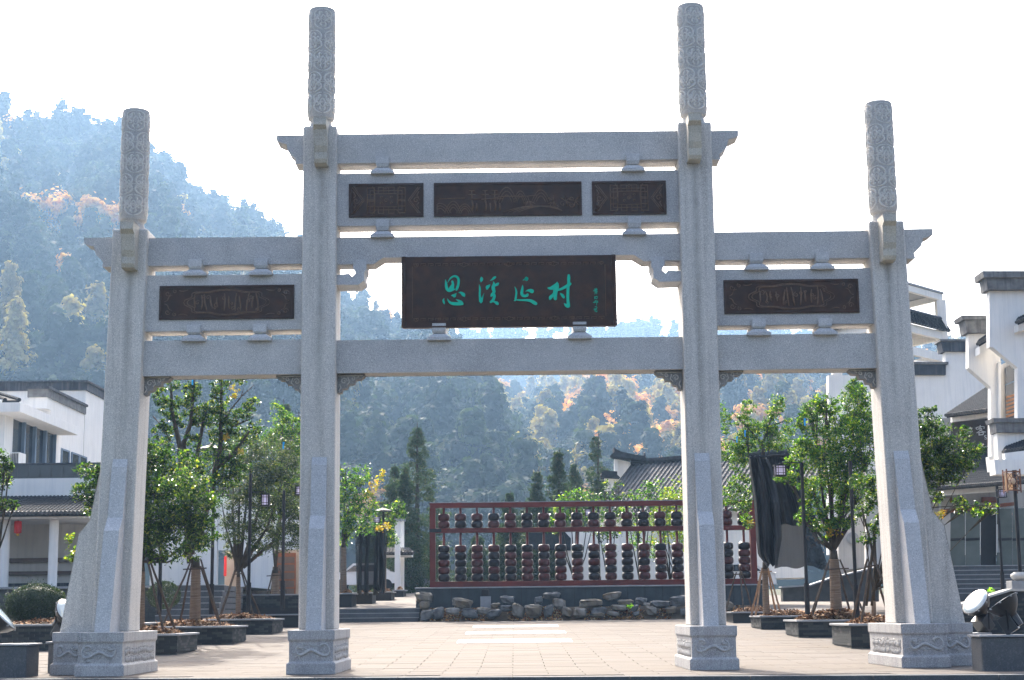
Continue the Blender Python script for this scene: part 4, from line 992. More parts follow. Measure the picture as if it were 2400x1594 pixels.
for px, lb in ((805, 0), (842, 1), (858, 2), (880, 3)):
    b_ = at(px, 1395, 73.8); tt_ = thing('bare_tree', 'x', 'tree', tuple(b_)); MB().tube([b_, b_+Vector((.05, 0, 3.1))], [.11, .07], 8).build('trunk', M['bark'], tt_); MB().tube([b_+Vector((.03, 0, 2)), b_+Vector((.3, .1, 3.2))], [.04, .02], 5).build('limb', M['bark'], tt_)
    tag(tt_, ['bare dark trunk nearest the left inner pillar', 'bare dark trunk, second from the left inner pillar', 'bare dark trunk, third from the left inner pillar', 'bare dark trunk beside the heavy net fold'][lb], 'tree', 'dark trunks in the small planters')
lamp_post('dark lamp post with two small lanterns under a roof cap, near the white gateway', 898, 1392, 76, [(884, 1218, 13, 13), (902, 1229, 8, 11), (820, 1192, 14, 12)], 1197, cap=True)

# ------------------------------------------------------------------ abacus monument
YA_ = 70.0
A0 = at(1008, 1377, YA_); ZB = A0.z; ab = thing('abacus_monument', 'giant red wooden abacus with rows of dark round beads standing on a low slate wall', 'monument', (at(1390, 1377, YA_).x, YA_, ZB))
X0 = at(1008, 1377, YA_).x; X1 = at(1775, 1377, YA_).x; ZTOP = ZB+(1377-1180)/F_PX*YA_*1.0+.02
k = YA_/F_PX
ZTOP = at(1008, 1180, YA_).z
zmid0, zmid1 = at(1008, 1250, YA_).z, at(1008, 1239, YA_).z
zbot = ZB+.24; zt0 = ZTOP-.21; D = .2
MB().box(X0, X1, YA_-D, YA_+D, zt0, ZTOP).build('top_rail', M['redlac'], ab, bevel=.01)
MB().box(X0, X1, YA_-D-.01, YA_+D+.01, ZTOP+.002, ZTOP+.03).build('top_flashing', M['capstone'], ab)
MB().box(X0, X1, YA_-D, YA_+D, ZB, zbot).build('bottom_rail', M['redlac'], ab, bevel=.01)
for x in (X0, X1-.24): MB().box(x, x+.24, YA_-D+.004, YA_+D-.004, zbot+.001, zt0-.001).build('end_post', M['redlac'], ab, bevel=.01)
MB().box(X0+.241, X1-.241, YA_-D+.02, YA_+D-.02, zmid0, zmid1).build('divider_rail', M['redlac'], ab, bevel=.01)
MB().box(X0-.01, X0+.5, YA_-D-.02, YA_-D+.0, zmid0+.03, zmid1-.02).build('joint_plate', M['blackmetal'], ab)
# beads: barrel profile
def bead_mesh(m, seed):
    R = random.Random(seed); hb = .162; rr = .262
    prof = [(.10, -hb), (rr*.80, -hb*.96), (rr*.94, -hb*.62), (rr, 0), (rr*.94, hb*.62), (rr*.80, hb*.96), (.10, hb)]
    mb = MB().lathe(prof, (0, 0, 0), 16); me = bpy.data.meshes.new('bead'); me.from_pydata(mb.v, [], mb.f); me.materials.append(M[m])
    me.polygons.foreach_set('use_smooth', np.ones(len(me.polygons), dtype=bool)); return me
bms = [bead_mesh('bead_a', 1), bead_mesh('bead_b', 2), bead_mesh('bead_c', 3)]
R = random.Random(5)
ori = ORG[ab]
nrod = 19; xa = at(1040.5, 1300, YA_).x; xz = at(1744, 1290, YA_).x
for i in range(nrod):
    x = xa+(xz-xa)*i/(nrod-1)
    MB().tube([(x, YA_, zbot-.01), (x, YA_, zmid0+.01)], .055, 8).build('rod', M['redlac'], ab, smooth=True)
    MB().tube([(x, YA_, zmid1-.01), (x, YA_, zt0+.01)], .055, 8).build('rod', M['redlac'], ab, smooth=True)
    for q in range(5):
        o = link('bead', bms[R.choice((0, 0, 0, 2, 2, 2, 1))], ab, (x-ori.x, 0, zbot+.162+.308*q-ori.z)); o.rotation_euler.z = R.uniform(0, 6)
        o.scale = (1, 1, .95)
    for q in range(2):
        o = link('bead', bms[R.choice((0, 0, 2, 2, 2, 1))], ab, (x-ori.x, 0, zmid1+.16+.308*q-ori.z)); o.rotation_euler.z = R.uniform(0, 6)
        o.scale = (1, 1, .95)
# plinth wall of slate panels
wz = g(68.5); pw = thing('plinth_wall', 'low dark slate wall carrying the giant abacus', 'wall', ((X0+X1)/2, YA_-.6, wz))
MB().box(X0-.55, X1+.2, YA_-.55, YA_+.6, wz-.2, ZB-.06).build('wall_core', M['mortar'], pw)
MB().box(X0-.62, X1+.25, YA_-.68, YA_+.62, ZB-.059, ZB-.005).build('coping', M['capstone'], pw, bevel=.008)
x = X0-.57
while x < X1:
    MB().box(x, min(x+.74, X1+.2)-.012, YA_-.62+random.uniform(-.004, .004), YA_-.551, wz-.2, ZB-.061).build('slate_panel', M['basewall'], pw, bevel=.004); x += .75

# ------------------------------------------------------------------ rocks in front
def rock(px, py, w_, h_, Y, label, mi, seed, top=None):
    R = np.random.RandomState(seed); c = at(px, py, Y); kk = Y/F_PX; hx, hz = w_*kk/2, h_*kk/2; hy = min(hx, .7)*(.8+.4*R.rand())
    V = []; Fc = []; nu, nv = 10, 7
    for j_ in range(nv+1):
        th = PI*j_/nv
        for i_ in range(nu):
            ph = 2*PI*i_/nu; e = .55
            sx = math.copysign(abs(math.cos(ph))**e, math.cos(ph))*math.sin(th)**e if 0 < j_ < nv else 0
            sy = math.copysign(abs(math.sin(ph))**e, math.sin(ph))*math.sin(th)**e if 0 < j_ < nv else 0
            sz = math.copysign(abs(math.cos(th))**.5, math.cos(th)); r_ = 1+R.uniform(-.26, .12)
            tp = 1-(.22*(1-sz)/2)*(1 if seed % 2 else .3)
            V.append((c.x+hx*sx*r_*tp, c.y+hy*sy*r_*tp, c.z+hz*sz*(1+R.uniform(-.22, .10))+.28*hz*sx*math.sin(seed)))
    for j_ in range(nv):
        for i_ in range(nu):
            a = j_*nu+i_; b_ = j_*nu+(i_+1) % nu; Fc.append((a, a+nu, b_+nu, b_))
    o = MB().add(V, Fc).build('rock', ROCKS[mi], None, origin=c); tag(o, label, 'rock', 'rough boulders edging the bed before the abacus'); return o
# px positions from the photograph (crop offset + zoomed coordinate)
A = lambda x, y: (960+x/6.944, 1370+y/6.944)
B = lambda x, y: (1280+x/6.944, 1360+y/6.944)
RK = [(A, 235, 215, 300, 170, 'tall stacked block at the left end of the rock row, with a bright top', 0), (A, 245, 335, 190, 130, 'squat boulder below the tall block at the left end', 0), (A, 280, 500, 220, 165, 'pale square boulder at the bottom left corner', 1),
      (A, 470, 470, 230, 190, 'upright grey boulder, second along the bottom of the row', 1), (A, 700, 430, 240, 110, 'low brown rock under the flat-topped slab', 2), (A, 850, 310, 370, 165, 'wide dark slab with a thin lit top left of the small floodlight', 0),
      (A, 985, 470, 270, 150, 'rounded pale boulder below the wide dark slab', 1), (A, 1210, 430, 260, 110, 'low dark rock below the small floodlight', 2), (A, 1375, 480, 235, 135, 'pale wedge-shaped rock right of the small floodlight', 1),
      (A, 1400, 340, 170, 80, 'small dark rock with orange leaves on it', 0), (A, 1555, 385, 240, 100, 'grey rock under the pale flat block', 1), (A, 1600, 255, 250, 130, 'pale flat block resting on the upper course', 1),
      (A, 1770, 430, 220, 210, 'large brown boulder left of centre', 2), (A, 2020, 430, 320, 200, 'large boulder with a pale face at the centre', 0), (A, 2100, 255, 160, 110, 'small rock with a bright chipped top', 1), (A, 2265, 430, 190, 180, 'speckled pale pointed boulder topped with yellow leaves', 1),
      (B, 90, 250, 300, 105, 'beige rectangular block lying on top of the row', 1), (B, 215, 385, 245, 160, 'brown block right of the speckled pointed boulder', 2), (B, 340, 520, 180, 150, 'dark low rock beside the orange boulder', 0), (B, 545, 530, 260, 165, 'faceted orange-brown boulder at the front', 2),
      (B, 715, 380, 400, 140, 'long brown boulder in the upper course', 0), (B, 1080, 255, 330, 120, 'jagged dark stone perched high with a white top', 2), (B, 860, 500, 280, 110, 'bluish slab-like rock at the front right of centre', 1), (B, 850, 565, 230, 70, 'dark rock under the bluish slab', 0),
      (B, 1090, 545, 210, 75, 'low mossy rock at the ground', 2), (B, 1180, 450, 300, 100, 'brown slab beneath the bright green weed', 2), (B, 1290, 360, 300, 90, 'flat dark rock left of the pale cube', 0), (B, 1440, 450, 150, 95, 'small grey block right of the weed', 1), (B, 1465, 545, 115, 70, 'small bluish cube at the ground', 1),
      (B, 1545, 345, 200, 125, 'pale cube-like stone with a bright top', 1), (B, 1640, 395, 130, 60, 'thin rock with orange leaves', 2), (B, 1710, 495, 210, 140, 'dark rock streaked with orange', 2), (B, 1850, 390, 330, 115, 'long smooth bluish stone', 1), (B, 2035, 485, 210, 110, 'greenish block near the right inner pillar', 0),
      (B, 2150, 340, 300, 170, 'big bluish boulder beside the right inner pillar with a bright top', 1), (B, 2230, 520, 110, 110, 'small grey rock touching the right inner pillar in view', 1)]
for i, (fnn, x, y, w_, h_, lb, mi) in enumerate(RK):
    px, py = fnn(x, y); Yr = 67.4+((1455-py)/60)*1.3
    rock(px, py, w_/6.944*1.02, h_/6.944*1.04, Yr, lb, mi, 100+i)
for i, (px, py, w_, h_) in enumerate(((1655, 1432, 36, 22), (1700, 1420, 40, 22), (1690, 1440, 30, 16))): rock(px, py, w_, h_, 68, ['rock hidden behind the right inner pillar base', 'dark rock just right of the right inner pillar', 'low rock right of the right inner pillar'][i], 0, 300+i)
bedm = MB(); xl, xr = at(985, 1440, 68).x, X1
bedm.add([(xl, 67.7, g(67.7)+.0), (xr, 67.7, g(67.7)), (xr, 69.3, g(69)+.52), (xl, 69.3, g(69)+.52)], [(0, 1, 2, 3)]); struct('rock_bed', bedm, M['soil'])
litt = thing('leaf_litter', 'fallen orange leaves lying between the rocks', 'fallen leaves', (0, 68.6, g(68)))
litt_n = MB()
Rn = np.random.RandomState(8); n_ = 3600; X = Rn.uniform(xl, xr, n_); Yy = Rn.uniform(67.55, 69.2, n_)
keep = (np.sin(X*1.7)+np.sin(X*4.1+1)+Rn.rand(n_)*1.5) > .55; X = X[keep]; Yy = Yy[keep]; n_ = len(X)
C = np.stack([X, Yy, g(67.7)+(Yy-67.7).clip(0)*.34+.03+.04*Rn.rand(n_)], 1)
V, Fc = leaves([(0, 0, 0)], [1], [n_], .13, seed=9); V = V.reshape(n_, 4, 3); V = V-V.mean(1)[:, None]+C[:, None]
o = crown('leaf_litter', V.reshape(-1, 3), Fc, M['litter'], litt); tag(o, kind='stuff')
o.parent = None; o.location = (0, 68.6, g(68)); tag(o, 'fallen orange leaves lying between the rocks', 'fallen leaves', kind='stuff'); bpy.data.objects.remove(litt)
q = at(1476, 1419, 67); V, Fc = leaves([tuple(q)], [.13], [26], .14, seed=3)
o = link('weed', np_mesh('weed', V-np.array(q), Fc, M['ferngreen']), None, tuple(q)); tag(o, 'bright green weed growing between the rocks', 'plant')
q = at(1138, 1398, 68.9); t = thing('ground_floodlight', 'small square black floodlight on a stone block before the abacus wall', 'floodlight', (q.x, 68.9, q.z-.28))
MB().box(q.x-.22, q.x+.22, 68.7, 69.1, q.z-.55, q.z-.0).build('stone_block', M['capstone'], t, bevel=.01)
MB().box(q.x-.15, q.x+.15, 68.75, 68.95, q.z+.03, q.z+.28).build('lamp_box', M['blackmetal'], t, bevel=.02)
for s in (-1, 1): MB().box(q.x+s*.16-.012, q.x+s*.16+.012, 68.8, 68.9, q.z+.0, q.z+.27).build('yoke', M['blackmetal'], t)

# ------------------------------------------------------------------ steps and upper path left of the abacus
sx1 = at(982, 1440, 68).x; sx0 = -26
t = thing('plaza_stair', 'three broad grey granite steps left of the rock row', 'steps', ((sx0+sx1)/2, 67.8, g(68)))
zs = g(67.6)
for i in range(3):
    zt_ = zs+.19*(i+1); MB().box(sx0, sx1, 67.7+.38*i, 69.2, zt_-.19 if i else zs-.2, zt_-.03).build('step', M['step'], t); MB().box(sx0, sx1, 67.67+.38*i, 67.9+.38*i+.3, zt_-.029, zt_+.001*i).build('nosing', M['capstone'], t)  # nosing in paler stone: light caught on the step edges, put into colour
zp = zs+.57
zq = at(930, 1399.5, 86).z; zq2 = at(960, 1388, 98).z
pth = MB().add([(sx0, 69.1, zp-.003), (sx1+.6, 69.1, zp-.003), (sx1+1.2, 86, zq), (sx0-8, 86, zq), (sx1+3, 98.2, zq2), (sx0-8, 98.2, zq2), (sx1+3, 130, zq2), (sx0-8, 130, zq2)], [(0, 1, 2, 3), (3, 2, 4, 5), (5, 4, 6, 7)]); struct('path', pth, M['tile_c'])
pth = MB().add([(at(1620, 1420, 75).x, 72, g(72)-.05), (60, 72, g(72)-.05), (60, 130, g(130)+.1), (10, 130, g(130)+.1)], [(0, 1, 2, 3)]); struct('courtyard', pth, M['tile_c'])
struct('side_paving', MB().add([(-60, 20, -.04), (PX0, 20, -.04), (PX0, 60, g(60)-.04), (-60, 60, g(60)-.04)], [(0, 1, 2, 3)]), M['tile'])
struct('side_paving', MB().add([(PX1, 20, -.04), (60, 20, -.04), (60, 72, g(72)-.04), (PX1, 72, g(72)-.04)], [(0, 1, 2, 3)]), M['tile'])
# far grey stair beyond the path
a = at(946, 1388, 98); b_ = at(1030, 1355, 98)
t = thing('far_stair', 'flight of pale grey steps beyond the white gateway', 'steps', ((a.x+b_.x)/2, 98, a.z))
for i in range(6): MB().box(a.x, b_.x+1.2, 98+.35*i, 101, a.z+(b_.z-a.z)*i/6, a.z+(b_.z-a.z)*(i+1)/6).build('step', M['capstone'], t)
for i, (px, lb) in enumerate(((958, 'heap of pale rubble left on the far steps'), (985, 'heap of orange bricks on the far steps'))):
    c = at(px, 1352, 99.5); rock(px, 1351, 30, 11, 99.6, lb, 2, 400+i)

# ------------------------------------------------------------------ roofs and walls
def wall_poly(pts, Y, th, name, m, parent, bevel=0):
    P = [at(x, y, Y) for x, y in pts]; poly = [(p.x, p.z) for p in P]
    ar = sum(poly[i][0]*poly[(i+1) % len(poly)][1]-poly[(i+1) % len(poly)][0]*poly[i][1] for i in range(len(poly)))
    if ar < 0: poly = poly[::-1]
    return MB().prism_y(poly, Y, Y+th).build(name, M[m], parent, bevel=bevel)
def roof_patch(A_, B_, C_, D_, n_, parent, m='rooftile', r=.075, name='roof', drip=True):
    """A-B eave, D-C ridge (D above A)"""
    A_, B_, C_, D_ = map(Vector, (A_, B_, C_, D_)); nrm = (B_-A_).cross(D_-A_).normalized()
    if nrm.z < 0: nrm = -nrm
    lo = nrm*.12
    rf = MB().hexa([A_-lo, B_-lo, C_-lo, D_-lo], [A_, B_, C_, D_]).build(name, M[m], parent)
    first = None
    for i in range(n_+1):
        u = i/n_; a = A_.lerp(B_, u); d = D_.lerp(C_, u)
        L_ = (d-a).length; seg = max(2, int(L_/.3)); mb = MB()
        pts = []; rad = []
        for j_ in range(seg):
            for e in (0, 1): pts.append(a.lerp(d, min(1, (j_+e*.98)/seg))+nrm*(.02)); rad.append(r*(1.0 if e == 0 else .86))
        mb.tube(pts, rad, 7); ob = mb.build('tile_row', M[m], rf)
        if drip:
            dr = MB(); e = (d-a).normalized(); dr.lathe([(.01, -.02), (r*1.05, -.02), (r*1.05, .01), (.01, .01)], a-e*.02+nrm*.02, 8, axis=e); dr.build('drip_tile', M['rooftile_pale'], rf)
    return rf

# ---- left complex
LT = thing('terrace_wall', 'grey brick retaining wall below the white colonnade at the left', 'wall', (-20, 58, g(58)))
zter = at(100, 1375, 58).z
xr_ = at(372, 1400, 58).x
nb = 0; zc = g(58)-.1; MB().box(-40, xr_-.01, 58.03, 60, zc, zter-.08).build('wall_core', M['mortar'], LT)
r = 0; z = zc
while z < zter-.1:
    x = -20.5-(r % 2)*.4
    while x < xr_:
        if x+.78 > -20.5: MB().box(x, min(x+.785, xr_), 58-random.uniform(0, .006), 58.029, z, min(z+.19, zter-.081)).build('stone_block', M['brick_b'], LT)
        x += .8
    z += .2; r += 1
MB().box(-40, xr_+.05, 57.92, 62, zter-.079, zter).build('coping', M['capstone'], LT)
# stair beside it
xa_, xb_ = at(372, 1400, 57).x, at(515, 1400, 57).x
t = thing('terrace_stair', 'dark grey stair rising behind the left planters', 'steps', ((xa_+xb_)/2, 56, g(56)))
for i in range(8): MB().box(xa_+.06, xb_, 55.6+.32*i, 61.8, g(56)+(zter-g(56))*i/8-(.2 if i == 0 else 0), g(56)+(zter-g(56))*(i+1)/8-.03).build('step', M['step'], t); MB().box(xa_+.06, xb_, 55.57+.32*i, 56.0+.32*i, g(56)+(zter-g(56))*(i+1)/8-.029, g(56)+(zter-g(56))*(i+1)/8).build('nosing', M['capstone'], t)  # paler nosings carry the lit step edges as colour
struct('terrace_floor', MB().add([(-60, 61.9, zter-.01), (xb_, 61.9, zter-.01), (xb_, 74, zter+.0), (-60, 74, zter+.0)], [(0, 1, 2, 3)]), M['capstone'])
# colonnade
CO = thing('colonnade', 'white colonnade with a dark tiled lean-to roof at the far left', 'colonnade', (at(60, 1375, 60).x, 59.5, zter))
zf0, zf1 = at(100, 1216, 59).z, at(100, 1205, 59).z
for i, px in enumerate((122, 8, -106)):
    q = at(px, 1370, 59.5); q2 = at(px, 1216, 59.5)
    MB().lathe([(.17, 0), (.17, zf0-zter)], (q.x, 59.5, zter), 16).build('column', M['stucco'], CO, smooth=False)
xL = -30; xR = at(213, 1210, 59).x
MB().box(xL, xR, 58.7, 59.0, zf0, zf1-.02).build('eave_fascia', M['stucco'], CO)
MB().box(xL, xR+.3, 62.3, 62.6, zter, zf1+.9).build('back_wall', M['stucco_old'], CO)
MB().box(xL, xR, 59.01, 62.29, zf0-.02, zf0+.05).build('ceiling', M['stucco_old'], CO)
for py in ((1308, 1318), (1339, 1348)):
    MB().box(xL, xR+.3, 62.1, 62.299, at(60, py[1], 62).z, at(60, py[0], 62).z).build('wall_rail', M['kerbpipe'], CO)
MB().box(xL, xR, 62.15, 62.298, zter, at(60, 1367, 62).z).build('skirting', M['darkcap'], CO)
z1 = at(60, 1166, 61.6).z
roof_patch((xL+8, 58.55, zf1+.0), (xR+.1, 58.55, zf1), (xR+.1, 61.6, z1), (xL+8, 61.6, z1), 46, CO, r=.07)
# red lantern
q = at(42, 1236, 59.2); t = thing('red_lantern', 'small red cylindrical lantern hanging under the colonnade eave', 'lantern', tuple(q))
MB().lathe([(.05, -.23), (.13, -.20), (.14, 0), (.13, .22), (.05, .24)], q, 14).build('lantern_shade', M['red'], t, smooth=True)
MB().lathe([(.05, -.31), (.055, -.235)], q, 10).build('fringe', M['gold'], t)
MB().tube([q+Vector((0, 0, .24)), Vector((q.x, q.y, zf0))], .008, 4).build('cord', M['blackmetal'], t)
# upper block above the colonnade: white band, dark glass parapet
UB = thing('white_building', 'two-storey white building with dark copings and tall windows at the left', 'building', (-22, 62.7, zter))
Yb = 61.8; zw0, zw1, zg1 = z1-.1, at(60, 1122, Yb).z, at(60, 1088, Yb).z
xR2 = at(236, 1140, Yb).x
MB().box(-40, xR2, Yb-.1, Yb+.2, zw0, zw1).build('parapet_wall', M['stucco'], UB)
x = -26.0
MB().box(-40, xR2, Yb-.04, Yb+.04, zw1+.001, zg1-.03).build('dark_band', M['darkcap'], UB)
while x < xR2-.2:
    MB().box(x+.01, min(x+.43, xR2), Yb-.075, Yb-.041, zw1+.01, zg1-.04).build('glass_panel', M['glass'], UB); x += .44
MB().box(-40, xR2+.02, Yb-.1, Yb+.1, zg1-.029, zg1+.03).build('band_coping', M['darkcap'], UB)
MB().box(-40, xR2, Yb+.21, 68, zw0-.05, zw0+.02).build('terrace_slab', M['stucco_old'], UB)
# window wall (normal +x) X = xw, from Y 67 to 75
XW = -21.2
zwt = at(60, 960, 68.5).z; zwb = zw0
ya, yb = 67.0, 75.2
MB().box(-36, XW-.15, ya, 76.0, zwb, zwt+.25).build('wall', M['stucco'], UB)
# front white face returns to the right of the window opening
for (y0_, y1_) in ((67.0, 68.15), (74.6, 75.4)): MB().box(XW-.149, XW, y0_, y1_, zwb, zwt+.1).build('wall_return', M['stucco'], UB)
nw = 4; span = (74.6-68.15)/nw; zwinb = at(60, 1070, 70).z-.4
for i in range(nw):
    y0_ = 68.15+span*i
    wn = MB().box(XW-.148, XW-.10, y0_+.10, y0_+span-.10, zwinb, zwt-.35).build('window', M['glass'], UB)
    MB().box(XW-.147, XW+.04, y0_+span-.099, y0_+span+.099 if i < nw-1 else y0_+span-.01, zwb, zwt-.1).build('mullion', M['mullion'], wn)
    MB().box(XW-.147, XW+.02, y0_+.101, y0_+span-.101, zwinb-.35, zwinb-.001).build('sill', M['mullion'], wn)
# canopy
cz1 = at(47, 943, 66).z; cz0 = at(47, 965, 66).z; XC = at(47.4, 950, 66).x
MB().box(-36, XC, 66.0, 75.0, cz0, cz1).build('canopy', M['stucco'], UB, bevel=.01)
# air conditioner
q = at(50, 1076, 67.5)
ac = thing('air_conditioner', 'white air conditioner unit on the wall left of the tall windows', 'air conditioner', (XW+.2, 68.4, q.z-.3))
MB().box(XW+.06, XW+.40, 67.9, 68.8, q.z-.33, q.z+.33).build('casing', M['stucco'], ac, bevel=.02)
for i in range(4): MB().box(XW+.10+.065*i, XW+.14+.065*i, 67.88, 67.899, q.z-.28, q.z+.28).build('grille_bar', M['darkcap'], ac)
# stepped upper volumes
zu = at(114, 904, 75).z; zl = at(114, 929, 75).z; XU = at(113.7, 903.7, 75.3).x
MB().box(-36, XU-.05, 76.01, 82.0, zwb, zl-.0).build('upper_wall', M['stucco'], UB)
MB().box(-36 if False else XU-.9, XU-.04, 75.3, 76.0, at(114, 955, 75).z, zl).build('corbel_wall', M['stucco'], UB)
MB().box(XU-.95, XU+.02, 75.2, 82.05, zl+.001, zu-.12).build('upper_coping', M['cement'], UB)
MB().box(XU-1.0, XU+.10, 75.1, 82.1, zu-.119, zu).build('upper_coping_tile', M['darkcap'], UB)
zu2 = at(204, 892, 83).z; zl2 = at(204, 915, 83).z; XU2 = at(204, 900, 83).x
MB().box(-40, XU2-.05, 83, 97, zwb, zl2).build('rear_wall', M['stucco'], UB)
MB().box(-40.1, XU2+.02, 82.9, 97.1, zl2+.001, zu2-.1).build('rear_coping', M['darkcap'], UB)
MB().box(-40.1, XU2+.1, 82.8, 97.2, zu2-.099, zu2).build('rear_coping_tile', M['darkcap'], UB)
for i in range(4):   # small blue-framed windows in the side wall
    y0_ = 76.6+i*1.45+(.35 if i > 1 else 0); zz = at(160, 1032, 76).z-.25
    wn = MB().box(XU-.12+.035, XU-.05+.035, y0_, y0_+1.2, zw0+1.4, zz).build('window', M['glass'], UB)
    fr = MB()
    for (a_, b2) in ((y0_-.08, y0_), (y0_+1.2, y0_+1.28)): fr.box(XU-.06, XU+.02, a_, b2, zw0+1.4, zz+.08)
    fr.box(XU-.06, XU+.02, y0_, y0_+1.2, zz+.001, zz+.08); fr.build('window_frame', M['mullion'], wn)
p0 = at(-10, 917, 72); p1 = at(42, 941, 67)
roof_patch((-36, 67, p1.z+.05), (at(45, 941, 67).x, 67, p1.z+.05), (at(-30, 905, 72).x, 72, at(0, 915, 72).z), (-36, 72, at(0, 915, 72).z), 26, UB, r=.09, drip=False)

# white wall building behind the left planters
q0 = at(350, 1390, 73.0); q1 = at(704, 1390, 73.0)
WH = thing('white_house', 'plain white house with wooden doors seen behind the left planter trees', 'building', ((q0.x+q1.x)/2, 73, zter))
zh = at(500, 1165, 73).z; zbh = g(73)-.1
segs = [(q0.x, at(507, 1390, 73).x), (at(560, 1390, 73).x, at(640, 1390, 73).x), (at(700, 1390, 73).x, at(760, 1390, 73).x)]
for a_, b2 in segs: MB().box(a_, b2, 73, 73.35, zbh, zh).build('wall', M['stucco'], WH)
MB().box(q0.x, at(760, 1390, 73).x, 73.05, 73.30, zh+.001, zh+.35).build('coping', M['darkcap'], WH)
MB().box(at(507, 1390, 73).x, at(700, 1390, 73).x, 75.0, 75.3, zbh, zh).build('recessed_wall', M['pinkwall'], WH)
for px0, px1 in ((508, 559), (641, 699)):
    MB().box(at(px0, 1390, 73).x, at(px1, 1390, 73).x, 73.02, 73.3, at(500, 1290, 73).z, zh-.001).build('lintel_wall', M['stucco'], WH)
d0, d1 = at(648, 1390, 74.8).x, at(692, 1390, 74.8).x; zd0, zd1 = at(660, 1400, 74.8).z, at(660, 1296, 74.8).z
dr = MB().box(d0, d1, 74.8, 74.95, zd0, zd1).build('door', M['awning'], WH)
for i in range(5): MB().box(d0+.05, d1-.05, 74.76, 74.799, zd0+.1+i*(zd1-zd0-.2)/5, zd0+.02+(i+1)*(zd1-zd0-.2)/5).build('door_board', M['kerbpipe'], dr)
o = MB().box(at(519, 1390, 74).x, at(525, 1390, 74).x, 74.5, 74.55, at(520, 1350, 74).z, at(520, 1303, 74).z).build('banner', M['red'], None, origin=(at(522, 1390, 74).x, 74.5, zd0)); tag(o, 'narrow red banner leaning in the doorway of the white house', 'banner')
lw = thing('low_brick_wall', 'low slate brick wall behind the left planters', 'wall', (at(600, 1400, 62).x, 62, g(62)))
zz1 = at(600, 1393, 62).z; zz0 = at(600, 1425, 62).z; r = 0; z = zz0
xa2, xb2 = at(528, 1400, 62).x, at(700, 1400, 62).x
MB().box(xa2, xb2, 62.03, 62.5, zz0-.4, zz1-.05).build('wall_core', M['mortar'], lw); MB().box(xa2-.04, xb2+.04, 61.95, 62.55, zz1-.049, zz1).build('coping', M['capstone'], lw)
while z < zz1-.06:
    x = xa2-(r % 2)*.15
    while x < xb2:
        a_ = max(x, xa2); b2 = min(x+.295, xb2)
        if b2-a_ > .05:
            o = link('brick', brick_mesh(round(b2-a_, 2), .03, .075, random.choice(('brick', 'brick_b'))), lw, (a_-ORG[lw].x, 0, z-ORG[lw].z))
        x += .3
    z += .08; r += 1

# hedge ball and its planter, far left
q = at(86, 1415, 46); hx = 68*46/F_PX
t = thing('hedge_shrub', 'clipped round dark green shrub at the far left', 'shrub', (q.x, 46, q.z-.6))
V, Fc = leaves([(q.x, 46, q.z), (q.x, 46, q.z), (q.x, 46, q.z-.2)], [(hx, hx, .56), (hx*.97, hx*.97, .53), (hx*.98, hx, .4)], [9000, 5000, 4000], .05, shell=.9, seed=40, aspect=.6)
o = crown('foliage', V, Fc, M['hedge'], t); o['kind'] = 'stuff'
MB().lathe([(.05, -.6), (hx*.8, -.45), (hx*.93, 0), (hx*.8, .32), (.1, .5)], (q.x, 46, q.z-.02), 20).build('leafy_core', M['hedge'], t, smooth=True)
q2 = at(385, 1395, 50); t2 = thing('hedge_shrub', 'small clipped round shrub beside the left outer pillar', 'shrub', (q2.x, 50, q2.z-.5))
V, Fc = leaves([(q2.x, 50, q2.z)], [(.5, .5, .42)], [5000], .05, shell=.88, seed=41, aspect=.6); o = crown('foliage', V, Fc, M['hedge'], t2); o['kind'] = 'stuff'
pa = hit(-20, 1543); zpt = at(60, 1463, 44).z
planter('low brown-grey brick planter below the clipped round shrub', at(-60, 1500, 43.5).x, at(290, 1500, 43.5).x, 43.5, 47.5, g(43.5), zpt-g(43.5), 1, bricks=True, seed=12, group='slate brick tree planters')
b_ = at(-14, 1450, 43); b_.z = zpt
street_tree('tree at the left picture edge, only a few leafy sprays in view', -30, b_, 43, [(-14, 1075, 22), (8, 1088, 16), (20, 1096, 10), (-10, 1185, 26), (15, 1182, 16), (30, 1185, 10), (-30, 1120, 40)], 'leaf', wrap=.1, seed=31, dens=1.1)
b_ = at(190, 1450, 42.5)

